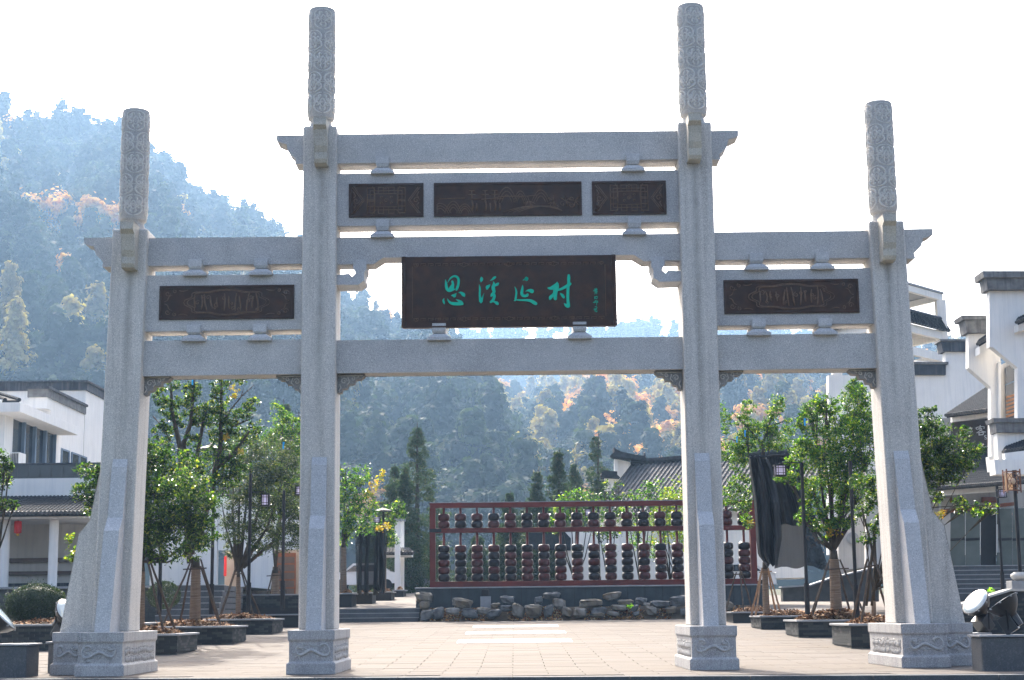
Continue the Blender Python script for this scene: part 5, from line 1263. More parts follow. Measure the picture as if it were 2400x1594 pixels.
# ------------------------------------------------------------------ floodlights on granite pedestals
def floodlight(label, px, py, rpx, Y, aim, ped, lens_front=True):
    """dish centre px; aim = direction of the beam"""
    c = at(px, py, Y); k = Y/F_PX; r = rpx*k; aim = Vector(aim).normalized()
    t = thing('floodlight', label, 'floodlight', (c.x, Y, c.z-.5), 'large black floodlights on granite pedestals')
    prof = [(r*.12, -r*1.15), (r*.30, -r*1.12), (r*.36, -r*.85), (r*.62, -r*.62), (r*.88, -r*.28), (r*1.0, 0), (r*1.03, .01), (r*1.03, r*.08), (r*.96, r*.09)]
    hsg = MB().lathe(prof, c, 28, axis=aim).build('lamp_housing', M['lamp_body'], t, smooth=True)
    MB().lathe([(.01, r*.12), (r*.5, r*.14), (r*.95, r*.095), (r*.95, r*.08), (.01, r*.07)][::-1], c, 28, axis=aim).build('lens', M['lens'], t, smooth=True)
    u, v = onb(aim)
    for i in range(8):
        a = 2*PI*i/8; p = c+(u*math.cos(a)+v*math.sin(a))*r*1.03+aim*r*.03; MB().box(p.x-.015, p.x+.015, p.y-.015, p.y+.015, p.z-.015, p.z+.015).build('clip', M['capstone'], hsg)
    foot = Vector((c.x+(-aim.x)*r*.6, Y, ped[3]))
    body = c-aim*r*1.1; 
    MB().tube([c-aim*r*1.0, body-aim*.16], [r*.34, r*.28], 10).build('gear_neck', M['lamp_body'], t)
    side = aim.cross(Vector((0, 0, 1))).normalized()
    for s in (-1, 1):
        MB().tube([c-aim*r*.5+side*s*r*.72, foot+side*s*r*.5+Vector((0, 0, .08)), foot+side*s*r*.3+Vector((0, 0, .015))], .018, 6).build('yoke_arm', M['blackmetal'], t)
    MB().tube([foot-side*r*.34+Vector((0, 0, .02)), foot+side*r*.34+Vector((0, 0, .02))], .02, 6).build('foot_bar', M['blackmetal'], t)
    q = foot+Vector((0, 0, .17)); dx = .16
    e = MB(); zx = Vector((aim.x, aim.y, .9)).normalized(); xx, yy = onb(zx)
    e.hexa([q+xx*a*dx+yy*b2*.12-zx*.14 for a, b2 in ((-1, -1), (1, -1), (1, 1), (-1, 1))], [q+xx*a*dx+yy*b2*.12+zx*.17 for a, b2 in ((-1, -1), (1, -1), (1, 1), (-1, 1))])
    e.build('gear_box', M['lamp_body'], t, bevel=.012)
    return t
def pedestal(label, x0, x1, y0, y1, z0, z1, cham=.0):
    t = thing('pedestal', label, 'pedestal', ((x0+x1)/2, y0, z0), 'dark granite pedestals under the floodlights')
    MB().box(x0+.04, x1-.04, y0+.04, y1-.04, z0-.3, z1-.035).build('pedestal_body', M['step'], t, bevel=.03)
    MB().box(x0, x1, y0, y1, z1-.034, z1).build('top_slab', M['capstone'], t, bevel=.006)
    return t
def ped_px(label, pl, pr, pt, pb, Y=None, d=.75):
    q = hit((pl+pr)/2, pb) if Y is None else at((pl+pr)/2, pb, Y); Y = q.y
    a = at(pl, pt, Y); b2 = at(pr, pt, Y); pedestal(label, a.x, b2.x, Y, Y+d, g(Y) if q.z < g(Y)+.1 else q.z, a.z); return (a.x, b2.x, Y, a.z)
z_ = ped_px('dark granite pedestal at the left picture edge', -24, 67, 1510, 1594, 28.9+1.6, .9)
floodlight('black floodlight dish seen from behind at the left picture edge', -2, 1440, 50, z_[2]+.4, (.75, .1, .72), z_)
z_ = ped_px('grey pedestal just left of the left outer pillar base', 107, 170, 1504, 1577, None)
floodlight('floodlight with a bright glass face beside the left outer pillar', 160, 1434, 33, z_[2]+.35, (.66, -.5, .55), z_)
z_ = ped_px('dark granite pedestal nearest the right picture edge', 2295, 2412, 1489, 1573, None)
floodlight('black floodlight dish seen from the side above the right pedestal', 2350, 1413, 38, z_[2]+.4, (-.5, .22, .84), z_)
z_ = ped_px('grey pedestal between the right outer pillar base and the dark pedestal', 2225, 2325, 1484, 1553, None)
floodlight('floodlight with a bright glass face right of the right outer pillar', 2287, 1412, 35, z_[2]+.35, (-.70, -.36, .62), z_)

# ------------------------------------------------------------------ white gateway beyond the upper path
Yg = 90; q = at(932, 1383, Yg)
t = thing('white_gateway', 'white post gateway with a small tiled crossroof beyond the planters', 'gateway', (q.x, Yg, q.z))
for a_, b2, yy in ((925, 937.5, 90), (938.5, 946.5, 92.5)):
    MB().box(at(a_, 1300, yy).x, at(b2, 1300, yy).x, yy, yy+.4, q.z, at(a_, 1222, yy).z).build('post', M['stucco'], t)
    MB().box(at(a_-3, 1300, yy).x, at(b2+3, 1300, yy).x, yy-.1, yy+.5, at(a_, 1222, yy).z+.001, at(a_, 1216, yy).z).build('post_cap', M['capstone'], t)
MB().box(at(898, 1300, 91).x, at(965, 1300, 91).x, 90.5, 92.3, at(930, 1305, 91).z, at(930, 1296, 91).z).build('crossbeam', M['stucco'], t)
roof_patch((at(895, 1296, 90.3).x, 90.3, at(900, 1296, 90.3).z), (at(968, 1296, 90.3).x, 90.3, at(968, 1296, 90.3).z), (at(955, 1286, 91.5).x, 91.5, at(955, 1286, 91.5).z), (at(900, 1286, 91.5).x, 91.5, at(900, 1286, 91.5).z), 10, t, r=.08)
# parked cars glimpsed between the trunks
def car(label, px, py, Y, m, rz):
    q = at(px, py, Y); t = thing('parked_car', label, 'car', (q.x, Y, q.z), 'cars parked behind the small planters')
    prof = [(-2.1, .35), (-2.1, .85), (-1.9, 1.0), (-1.2, 1.05), (-.6, 1.5), (.9, 1.52), (1.6, 1.08), (2.1, .98), (2.15, .4)]
    ox, oy, oz = q.x, Y, q.z
    MB().prism_y([(ox+a, oz+b2) for a, b2 in prof][::-1], oy-.85, oy+.85).build('body', M[m], t, bevel=.08)
    MB().prism_y([(ox+a, oz+b2) for a, b2 in [(-1.05, 1.08), (-.55, 1.44), (.85, 1.46), (1.35, 1.1)]][::-1], oy-.87, oy-.851).build('side_window', M['glass'], t)
    for wx in (-1.35, 1.35):
        for wy in (-.8, .8): MB().lathe([(.1, -.1), (.32, -.1), (.32, .1), (.1, .1)], (ox+wx, oy+wy, oz+.32), 14, axis=(0, 1, 0)).build('wheel', M['rubber'], t)
    return t
car('white car parked behind the dark trunks near the left inner pillar', 855, 1384, 96, 'carwhite', 0)
car('grey car parked left of the white gateway', 905, 1382, 104, 'cargrey', 0)
car('white car glimpsed behind the right end of the abacus', 1722, 1388, 88, 'carwhite', 0)

# ------------------------------------------------------------------ tiled hall in the middle distance
Yh = 104.0
TH = thing('tiled_hall', 'white hall with a long grey tiled roof and upturned ridge behind the abacus', 'building', tuple(at(1600, 1300, Yh)))
e_r = Vector((.80, -.60, 0)); e_d = Vector((-.55, -.83, -.68))
rid = at(1482, 1090, Yh); Lr = 14.0
Rg2 = rid+e_r*Lr
Lp = 5.2
A_ = rid+e_d*Lp; B_ = Rg2+e_d*Lp
roof_patch(A_, B_, Rg2, rid, 42, TH, m='rooftile_pale', r=.085)
MB().tube([rid+Vector((0, 0, .15)), Rg2+Vector((0, 0, .15))], .24, 6).build('ridge', M['rooftile'], TH)
wn_ = A_-Vector((0, 0, .3)); 
MB().hexa([A_+Vector((.5, .7, -4)), B_+Vector((.5, .7, -4)), B_+Vector((1, 5, -4)), A_+Vector((1, 5, -4))], [A_+Vector((.5, .7, -.05)), B_+Vector((.5, .7, -.05)), B_+Vector((1, 5, -.05)), A_+Vector((1, 5, -.05))]).build('front_wall', M['stucco'], TH)
# gable wall with stepped ridge cap
def wp(pts, Y, th, nm, m): return wall_poly(pts, Y, th, nm, m, TH)
wp([(1440, 1076), (1449, 1077), (1449, 1140), (1440, 1140)], Yh-.2, .5, 'gable_edge', 'stucco')
wp([(1449.4, 1077), (1482, 1084), (1482, 1094), (1455, 1140), (1449.4, 1140)], Yh, .4, 'gable_wall', 'stucco')
pts = [(1439, 1047), (1443, 1052), (1455, 1058), (1480, 1064), (1505, 1068), (1510, 1067), (1510, 1062), (1513, 1062), (1513, 1071), (1519, 1080), (1500, 1079), (1470, 1074), (1440, 1071), (1432, 1066), (1440, 1060)]
wp(pts, Yh-.9, 1.6, 'upturned_ridge', 'rooftile')
wp([(1410, 1107), (1418, 1102), (1447, 1105), (1447, 1113), (1454, 1119), (1450, 1121), (1413, 1119), (1409, 1113)], Yh-1.5, 1.4, 'lower_ridge', 'rooftile')
wp([(1417, 1120), (1448, 1121), (1448, 1150), (1417, 1150)], Yh-1, .4, 'lower_wall', 'stucco')
wp([(1290, 1235), (1330, 1235), (1342, 1262), (1342, 1380), (1320, 1380), (1320, 1270)], 96, .5, 'white_wing', 'stucco')
MB().box(at(1325, 1300, 98).x, at(1600, 1300, 98).x, 98, 98.4, g(98), at(1400, 1236, 98).z).build('garden_wall', M['stucco'], TH)
wp([(1225, 1285), (1240, 1248), (1262, 1238), (1318, 1240), (1338, 1262), (1338, 1290)], 95.5, .4, 'dark_roof_curve', 'rooftile')
# red brick facade right of the inner pillar, seen through the abacus
RBk = thing('brick_facade', 'reddish brick facade with posts seen through the right end of the abacus', 'building', tuple(at(1730, 1390, 96)))
MB().box(at(1690, 1300, 97).x, at(1770, 1300, 97).x, 97, 97.4, g(97), at(1700, 1195, 97).z).build('wall', M['pinkwall'], RBk)
for px in (1700, 1716, 1735, 1752): MB().box(at(px, 1300, 96).x, at(px+5, 1300, 96).x, 96, 96.3, g(96), at(px, 1200, 96).z).build('post', M['awning'] if px % 2 else M['stucco'], RBk)
# trees behind the abacus
def tree_far(label, px, pb, Y, blobs, m, seed, size=.16, dens=.55, group='green garden trees behind the abacus'):
    b_ = at(px, pb, Y); b_.z = g(Y); return street_tree(label, px, b_, Y, blobs, m, wrap=.13, wrap_top=b_.z+1.2, seed=seed, dens=dens, size=size, group=group)
tree_far('rounded bright green tree left of the hall gable', 1350, 1380, 82, [(1360, 1165, 22), (1335, 1175, 22), (1385, 1170, 22), (1310, 1200, 26), (1350, 1210, 28), (1300, 1230, 20), (1395, 1205, 20)], 'leaf_bright', 51)
tree_far('slender tree with two leafy tops in front of the hall gable', 1425, 1380, 84, [(1420, 1140, 14), (1415, 1165, 20), (1450, 1135, 11), (1448, 1160, 14), (1430, 1190, 26), (1470, 1165, 14), (1405, 1250, 20), (1430, 1240, 24), (1430, 1290, 18)], 'leaf', 52)
tree_far('dense round green tree before the tiled roof', 1500, 1380, 84, [(1500, 1165, 20), (1530, 1145, 24), (1540, 1165, 22), (1490, 1180, 16), (1520, 1185, 24), (1470, 1195, 20), (1495, 1230, 24)], 'leaf_bright', 53)
tree_far('yellowing tree beside the right inner pillar, before the tiled roof', 1570, 1380, 80, [(1560, 1165, 24), (1590, 1150, 24), (1545, 1180, 18), (1580, 1190, 28), (1540, 1215, 22), (1570, 1230, 30), (1600, 1220, 26), (1545, 1260, 22), (1590, 1275, 26), (1615, 1170, 24)], 'leaf_lime', 54, dens=.5)
tree_far('green tree under the yellowing crown beside the right inner pillar', 1590, 1380, 86, [(1575, 1175, 26), (1600, 1200, 30), (1560, 1210, 26), (1580, 1245, 30), (1550, 1240, 20), (1610, 1270, 26), (1500, 1270, 22), (1540, 1290, 22)], 'leaf_bright', 55)
lamp_post('dark lamp post with a lilac lantern seen through the abacus', 1406, 1395, 79, [(1378, 1201, 12, 14)], 1185)

# ------------------------------------------------------------------ right complex
RC = thing('pavilion_tower', 'open white concrete pavilion tower with a tiled skirt roof rising above the right buildings', 'tower', tuple(at(2085, 860, 93)))
def P3(px, py, Y): return at(px, py, Y)
cL, cN, cR = at(1950, 780, 97), at(2085, 780, 92.5), at(2214, 780, 97.5); cB = cL+cR-cN
def slab(z0, z1, out, nm, m):
    c = (cL+cR)/2; ps = [c+(p-c)*(1+out) for p in (cL, cN, cR, cB)]
    MB().hexa([(p.x, p.y, z0) for p in ps], [(p.x, p.y, z1) for p in ps]).build(nm, M[m], RC)
zr1, zr0 = at(2214, 690, 97.5).z, at(2214, 704, 97.5).z
slab(zr1+.02, zr1+.14, .03, 'roof_edge', 'capstone')
ze1, ze0 = at(2214, 765, 97.5).z, at(2214, 778, 97.5).z
zl0 = at(2214, 830, 97.5).z
c0 = (cL+cR)/2
def edge_beam(z0, z1, nm):
    ps = [cL, cN, cR, cB]
    for i in range(4):
        a_, b2 = ps[i], ps[(i+1) % 4]; d = (b2-a_).normalized(); nrm = Vector((d.y, -d.x, 0))*.25
        a2, b3 = a_+(c0-a_).normalized()*.02, b2
        MB().hexa([(a_.x, a_.y, z0), (b2.x, b2.y, z0), (b2.x-nrm.x, b2.y-nrm.y, z0), (a_.x-nrm.x, a_.y-nrm.y, z0)], [(a_.x, a_.y, z1-.003*i), (b2.x, b2.y, z1-.003*i), (b2.x-nrm.x, b2.y-nrm.y, z1-.003*i), (a_.x-nrm.x, a_.y-nrm.y, z1-.003*i)]).build(nm, M['stucco'], RC)
edge_beam(zr0, zr1, 'top_beam'); edge_beam(ze0-.5, ze0, 'middle_beam'); edge_beam(zl0-.5, zl0, 'lower_beam')
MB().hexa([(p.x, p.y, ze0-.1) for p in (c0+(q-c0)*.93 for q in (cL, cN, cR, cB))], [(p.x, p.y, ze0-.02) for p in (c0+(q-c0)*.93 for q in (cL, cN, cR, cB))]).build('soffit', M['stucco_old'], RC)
for q in (cL, cN, cR, cB):
    q = c0+(q-c0)*.95; MB().box(q.x-.28, q.x+.28, q.y-.28, q.y+.28, at(2085, 900, 93).z-6, zr0).build('post', M['stucco'], RC)
ps = [cL, cN, cR, cB]
for i in (0, 1):
    a_, b2 = ps[i], ps[i+1]; o1 = .09
    ea, eb = c0+(a_-c0)*(1+o1), c0+(b2-c0)*(1+o1); ra, rb = c0+(a_-c0)*.98, c0+(b2-c0)*.98
    roof_patch((ea.x, ea.y, ze0+.02), (eb.x, eb.y, ze0+.02), (rb.x, rb.y, ze1+.35), (ra.x, ra.y, ze1+.35), 20, RC, r=.09)
    MB().tube([(ra.x, ra.y, ze1+.45), (rb.x, rb.y, ze1+.45)], .12, 6).build('skirt_ridge', M['darkcap'], RC)
# stepped white wall with dark caps
DW = thing('stepped_white_wall', 'large white gable wall with stepped dark copings behind the right outer pillar', 'building', tuple(at(2150, 1200, 84)))
def dw(pts, Y, th, nm, m): return wall_poly(pts, Y, th, nm, m, DW)
dw([(1942, 879), (2216, 879), (2216, 824), (2345, 824), (2345, 1300), (1942, 1300)], 84, .6, 'wall', 'stucco')
dw([(2206, 800), (2345, 800), (2345, 823.6), (2210, 823.6)], 83.8, 1.0, 'dark_coping', 'darkcap')
dw([(2203, 795), (2345, 795), (2345, 799.6), (2203, 799.6)], 83.7, 1.2, 'coping_tile', 'cement')
dw([(2100, 854), (2217, 854), (2217, 878.6), (2100, 878.6)], 83.8, 1.0, 'dark_coping', 'darkcap')
dw([(2100, 848), (2223, 848), (2223, 853.6), (2100, 853.6)], 83.7, 1.2, 'coping_tile', 'cement')
MB().box(at(1995, 905, 83.9).x, at(2023, 905, 83.9).x, 83.86, 83.99, at(2000, 940, 84).z, at(2000, 898, 84).z).build('window', M['glass'], DW)
dw([(2085, 838), (2216, 852), (2216, 879), (2085, 872)], 88, .5, 'rear_parapet', 'stucco')
# visitor building: roofs, sign, shop front
VB = thing('visitor_building', 'white visitor building with tiled roofs, a dark sign board and a glass front', 'building', tuple(at(2290, 1326, 73)))
VZ = at(2300, 1326, 73).z
roof_patch(at(2218, 974, 74), at(2350, 957, 73), at(2372, 893, 79), at(2322, 905, 79), 22, VB, r=.085)
wall_poly([(2232, 977), (2352, 961), (2352, 973), (2232, 989)], 74.1, .3, 'fascia', 'stucco', VB)
wall_poly([(2140, 985), (2350, 971), (2350, 1060), (2140, 1075)], 76.2, .3, 'upper_wall', 'stucco_old', VB)
sb = wall_poly([(2230, 990), (2345, 978), (2345, 1042), (2230, 1052)], 75.6, .12, 'sign_board', 'signboard', VB); sb['label'] = 'dark board with pale Chinese characters and the word Service'
thick_w = 34
KE = [[(820, 480), (830, 525)], [(675, 630), (670, 560), (960, 522), (975, 600)], [(820, 570), (720, 640)], [(790, 585), (890, 620), (800, 700), (690, 775)], [(800, 650), (900, 710), (1030, 745)], [(770, 770), (775, 870)], [(770, 770), (945, 765), (930, 850)], [(775, 865), (930, 852)]]
FU = [[(1275, 425), (1290, 640), (1240, 775)], [(1275, 430), (1370, 425), (1385, 770), (1350, 775)], [(1285, 510), (1370, 505)], [(1290, 600), (1372, 595)], [(1440, 430), (1435, 780)], [(1440, 430), (1560, 425), (1555, 510), (1500, 520)], [(1445, 590), (1550, 585), (1500, 700), (1440, 780)], [(1460, 620), (1520, 710), (1590, 770)]]
YO = [[(180, 560), (215, 590)], [(160, 640), (195, 665)], [(160, 800), (215, 700)], [(290, 550), (310, 590)], [(235, 620), (370, 610)], [(290, 620), (280, 720), (235, 800)], [(290, 680), (355, 675), (350, 790), (320, 780)], [(410, 550), (385, 620)], [(400, 600), (490, 590)], [(395, 660), (470, 650), (430, 690), (440, 800), (400, 790)], [(380, 730), (495, 720)]]
for S_ in (KE, FU, YO): write(S_, 2250, 970, 17.42, 75.58, 'character', 'letter', sb, thick=.03)
cu = bpy.data.curves.new('sign_lettering', 'FONT'); cu.body = 'Service'; cu.size = .30; cu.extrude = .01; cu.space_character = 1.35
tmp = bpy.data.objects.new('sign_lettering', cu); COL.objects.link(tmp); bpy.context.view_layer.update()
me = bpy.data.meshes.new_from_object(tmp.evaluated_get(bpy.context.evaluated_depsgraph_get())); bpy.data.objects.remove(tmp)
me.materials.clear(); me.materials.append(M['letter'])
q = at(2307, 1030.5, 75.56); o = link('sign_lettering', me, sb, tuple(q-ORG[sb])); o.rotation_euler = (PI/2, math.radians(-4), 0)
roof_patch(at(2120, 1150, 72), at(2410, 1128, 71), at(2430, 1036, 76), at(2200, 1068, 76), 52, VB, m='rooftile', r=.08)
wall_poly([(2120, 1152), (2410, 1131), (2410, 1147), (2120, 1168)], 72.1, .3, 'fascia', 'stucco', VB)
wall_poly([(2030, 1160), (2210, 1160), (2210, 1330), (2030, 1330)], 74.5, .4, 'wall', 'stucco_old', VB)
wall_poly([(2030, 1100), (2430, 1100), (2430, 1190), (2030, 1190)], 74.6, .3, 'frieze_wall', 'stucco_old', VB)
for a_, b2 in ((2196, 2232), (2302, 2340)): wall_poly([(a_, 1165), (b2, 1165), (b2, 1178), (a_, 1178)], 74.4, .15, 'dark_vent', 'awning', VB)
wall_poly([(2214, 1193), (2385, 1176), (2385, 1184), (2214, 1203)], 73.6, .3, 'timber_beam', 'awning', VB)
GLS = [(2228, 2262), (2263.5, 2297), (2337, 2372), (2373.5, 2410)]
for a_, b2 in GLS:
    wn = wall_poly([(a_, 1192), (b2, 1192), (b2, 1326), (a_, 1326)], 74.3, .06, 'window', 'shopglass', VB)
    wall_poly([(a_, 1262), (b2, 1260), (b2, 1266), (a_, 1268)], 74.24, .05, 'window_rail', 'blackmetal', wn)
dr = wall_poly([(2299, 1192), (2335, 1192), (2335, 1326), (2299, 1326)], 74.5, .06, 'door', 'blackmetal', VB)
for px in (2337.5, 2341.5): MB().tube([at(px, 1229, 74.1), at(px, 1295, 74.1)], .02, 6).build('door_handle', M['letter'], dr)
wall_poly([(2206, 1166), (2226, 1166), (2228, 1330), (2206, 1330)], 74.0, .4, 'pier', 'stucco_old', VB)
struct('terrace_floor', MB().add([(at(2030, 1326, 73).x, 72.6, VZ-.01), (40, 72.6, VZ-.01), (40, 80, VZ-.01), (at(2030, 1326, 73).x, 80, VZ-.01)], [(0, 1, 2, 3)]), M['capstone'])
sa, sb_ = at(2150, 1397, 70).x, 34
t = thing('entrance_stair', 'wide grey stone stair leading up to the glass front at the right', 'steps', ((sa+sb_)/2, 70, g(70)))
z0_ = at(2300, 1400, 70).z
for i in range(7): MB().box(sa, sb_, 70.2+.34*i, 72.9, (z0_-1.2 if i == 0 else z0_+(VZ-z0_)*i/7), z0_+(VZ-z0_)*(i+1)/7-.04).build('step', M['step'], t); MB().box(sa, sb_, 70.15+.34*i, 70.6+.34*i, z0_+(VZ-z0_)*(i+1)/7-.039, z0_+(VZ-z0_)*(i+1)/7).build('nosing', M['capstone'], t)  # nosings paler than the steps, painting in the light along each edge
# curved low wall and slope behind the right planters
t = thing('low_stone_wall', 'low grey stone wall rising towards the right behind the planters', 'wall', tuple(at(1950, 1400, 62)))
wall_poly([(1835, 1378), (1900, 1374), (1950, 1357), (2060, 1330), (2060, 1410), (1835, 1410)], 62, .5, 'wall_face', 'brick_b', t)
wall_poly([(1832, 1374), (1900, 1370), (1950, 1353), (2062, 1326), (2062, 1329.6), (1950, 1356.6), (1900, 1373.6), (1832, 1377.6)], 61.9, .7, 'coping', 'capstone', t)
t = thing('white_side_wall', 'stained white wall with a round relief, behind the bushy tree in the right bay', 'wall', tuple(at(2000, 1360, 78)))
wall_poly([(1965, 1180), (2070, 1160), (2070, 1360), (1965, 1362)], 78, .3, 'wall', 'stucco_old', t)
MB().lathe([(.02, 0), (.28, 0), (.30, .04), (.2, .07), (.02, .07)], at(1998, 1262, 77.9), 20, axis=(0, -1, 0)).build('round_relief', M['capstone'], t)
# matou gable towers, nearest right
MT = thing('matou_tower', 'white corbelled gable tower with weathered grey copings at the right picture edge', 'building', tuple(at(2370, 1100, 66)))
def mt(pts, Y, th, nm, m): return wall_poly(pts, Y, th, nm, m, MT)
mt([(2270, 780), (2345, 780), (2345, 1085), (2322.5, 1085), (2322.5, 908), (2270, 862)], 68.2, .45, 'rear_gable', 'stucco')
mt([(2261, 749), (2345, 749), (2345, 779.6), (2266, 779.6)], 67.9, 1.0, 'coping', 'cement'); mt([(2254, 739), (2345, 739), (2345, 748.6), (2257, 748.6)], 67.75, 1.3, 'coping_tile', 'cement')
mt([(2319, 679), (2470, 679), (2470, 985), (2385, 985), (2385, 862), (2327, 814), (2319, 814)], 66, .45, 'front_gable', 'stucco')
mt([(2311, 650), (2470, 650), (2470, 678.6), (2315, 678.6)], 65.7, 1.0, 'coping', 'cement'); mt([(2303, 635), (2470, 635), (2470, 649.6), (2306, 649.6)], 65.55, 1.3, 'coping_tile', 'cement')
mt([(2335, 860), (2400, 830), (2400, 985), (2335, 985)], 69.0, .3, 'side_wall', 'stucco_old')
wn = mt([(2357, 862), (2386, 842), (2386, 978), (2359, 980)], 68.8, .15, 'window', 'glass')
mt([(2357, 901), (2386, 888), (2386, 891), (2357, 904)], 68.7, .08, 'window_bar', 'mullion')
for i in range(6): mt([(2359, 929+9*i), (2384, 921+9*i), (2384, 926+9*i), (2359, 934+9*i)], 68.6, .06, 'louvre_slat', 'wood')
mt([(2340, 850), (2346, 846), (2346, 985), (2341, 985)], 68.0, .3, 'pilaster', 'stucco'); mt([(2318, 1070), (2345, 1070), (2345, 1105), (2322, 1105)], 67.6, .5, 'corbel_foot', 'stucco')
for (a_, b2, y0_, y1_, y2_) in ((2296, 2323, 803, 786, 812), (2387, 2420, 752, 738, 758)):
    mt([(a_, y2_), (b2, y1_+6), (b2, y1_+30), (a_, y2_+18)], 67.4 if a_ < 2350 else 65.4, .7, 'eave_return', 'stucco')
    roof_patch(at(a_-4, y0_+4, 67.0 if a_ < 2350 else 65.1), at(b2, y1_+2, 67.0 if a_ < 2350 else 65.1), at(b2, y1_-6, 67.6 if a_ < 2350 else 65.7), at(a_+2, y0_-6, 67.6 if a_ < 2350 else 65.7), 7, MT, r=.07)
mt([(2337, 1014), (2470, 1014), (2470, 1082), (2339, 1082)], 65.0, .5, 'lower_gable', 'stucco'); mt([(2333, 990), (2470, 990), (2470, 1013.6), (2336, 1013.6)], 64.8, .9, 'coping', 'cement'); mt([(2327, 980), (2470, 980), (2470, 989.6), (2330, 989.6)], 64.7, 1.1, 'coping_tile', 'cement')
roof_patch(at(2352, 1060, 64.3), at(2420, 1046, 64.3), at(2420, 1026, 65), at(2360, 1048, 65), 10, MT, r=.07)
mt([(2354, 1062), (2470, 1048), (2470, 1072), (2356, 1080)], 64.2, .3, 'eave_fascia', 'stucco')
mt([(2330, 1077), (2470, 1077), (2470, 1112), (2334, 1112)], 64.0, .8, 'ledge', 'stucco')
mt([(2420, 1113), (2470, 1113), (2470, 1420), (2420, 1420)], 64.5, .5, 'lower_wall', 'stucco_old')
# lantern post with copper lattice lantern
q = at(2396, 1420, 52); zt_ = at(2396, 1102, 52).z
t = thing('street_lamp', 'dark post with a square copper lattice lantern at the right picture edge', 'street lamp', (q.x, 52, g(52)))
MB().tube([(q.x, 52, g(52)), (q.x, 52, zt_)], .06, 10).build('post', M['blackmetal'], t)
c = at(2371.5, 1128, 51.9); hw = .215; hh = .30
MB().lathe([(.02, -.12), (.09, -.08), (.12, 0), (.09, .08), (.02, .12)], c, 14).build('globe', M['lanternpale'], t, smooth=True)
MB().box(c.x-hw+.02, c.x+hw-.02, c.y+.12, c.y+.13, c.z-hh+.02, c.z+hh-.02).build('rear_panel', M['lanternpale'], t)
fr = MB()
for s in (-1, 1):
    fr.box(c.x+s*hw-.018, c.x+s*hw+.018, c.y-hw, c.y-hw+.036, c.z-hh-.08, c.z+hh+.08); fr.box(c.x-hw+.019, c.x+hw-.019, c.y-hw+.002, c.y-hw+.034, c.z+s*hh-.018, c.z+s*hh+.018)
    fr.box(c.x+s*hw-.018, c.x+s*hw+.018, c.y+hw-.036, c.y+hw, c.z-hh-.08, c.z+hh+.08); fr.box(c.x+s*hw-.015, c.x+s*hw+.015, c.y-hw+.04, c.y+hw-.04, c.z+hh-.018, c.z+hh+.018); fr.box(c.x+s*hw-.015, c.x+s*hw+.015, c.y-hw+.04, c.y+hw-.04, c.z-hh-.018, c.z-hh+.018)
for i in range(8):
    a = 2*PI*i/8; p0 = Vector((math.cos(a)*.10, 0, math.sin(a)*.12)); p1 = Vector((max(-hw, min(hw, math.cos(a)*.33)), 0, max(-hh, min(hh, math.sin(a)*.42)))); fr.tube([c+p0+Vector((0, -hw+.015, 0)), c+p1+Vector((0, -hw+.015, 0))], .010, 4)
for rr in (.10, .19): fr.tube([c+Vector((math.cos(a)*rr, -hw+.015, math.sin(a)*rr*1.25)) for a in np.linspace(0, 2*PI, 13)], .010, 4)
fr.build('lattice_frame', M['copper'], t)
MB().tube([(q.x, 52, c.z+.2), (c.x+hw, 52, c.z+.2)], .02, 6).build('bracket_arm', M['blackmetal'], t)
lamp_post('slim dark post with a small lilac lantern before the glass front', 2352, 1400, 60, [(2347, 1157, 17, 17)], 1138)
# stone urn, parapet and brick planters at the right edge
t = thing('stone_urn', 'squat stone drum ornament on a block at the right picture edge', 'urn', tuple(at(2388, 1395, 50)))
c = at(2392, 1361, 50); MB().lathe([(.16, 0), (.25, .05), (.30, .13), (.28, .20), (.20, .245), (.20, .26)], c, 22).build('drum', M['stucco_old'], t, smooth=True)
MB().box(c.x-.36, c.x+.6, 49.7, 50.3, c.z-.32, c.z-.005).build('block', M['capstone'], t, bevel=.01)
t = thing('brick_parapet', 'sloping brick parapet with pale copings right of the right floodlights', 'wall', tuple(at(2350, 1500, 47)))
wall_poly([(2245, 1425), (2370, 1386), (2460, 1386), (2460, 1500), (2245, 1500)], 48, .5, 'wall_core', 'mortar', t)
wall_poly([(2240, 1420), (2370, 1380), (2460, 1380), (2460, 1385.6), (2370, 1385.6), (2240, 1424.6)], 47.9, .7, 'coping', 'stucco_old', t)
zz = at(2300, 1500, 48).z; Rr = random.Random(3); row = 0
while zz < at(2300, 1388, 48).z:
    x = at(2250, 1400, 48).x-(row % 2)*.13
    while x < at(2405, 1400, 48).x:
        top = at(2245+(x-at(2245, 1400, 48).x)*F_PX/48, 1424, 48).z+max(0, min(1, (x-at(2245, 1400, 48).x)/1.6))*.46
        if zz+.07 < top: link('brick', brick_mesh(.25, .03, .064, 'brickred' if False else Rr.choice(('brick_b', 'brick'))), t, (x-ORG[t].x, 47.985-ORG[t].y, zz-ORG[t].z))
        x += .26
    zz += .07; row += 1
q = at(2322, 1383, 49); V, Fc = leaves([tuple(q)], [.1], [24], .1, seed=5); o = link('weed', np_mesh('weed', V-np.array(q), Fc, M['ferngreen']), None, tuple(q)); tag(o, 'small bright plant above the sloping brick parapet', 'plant')

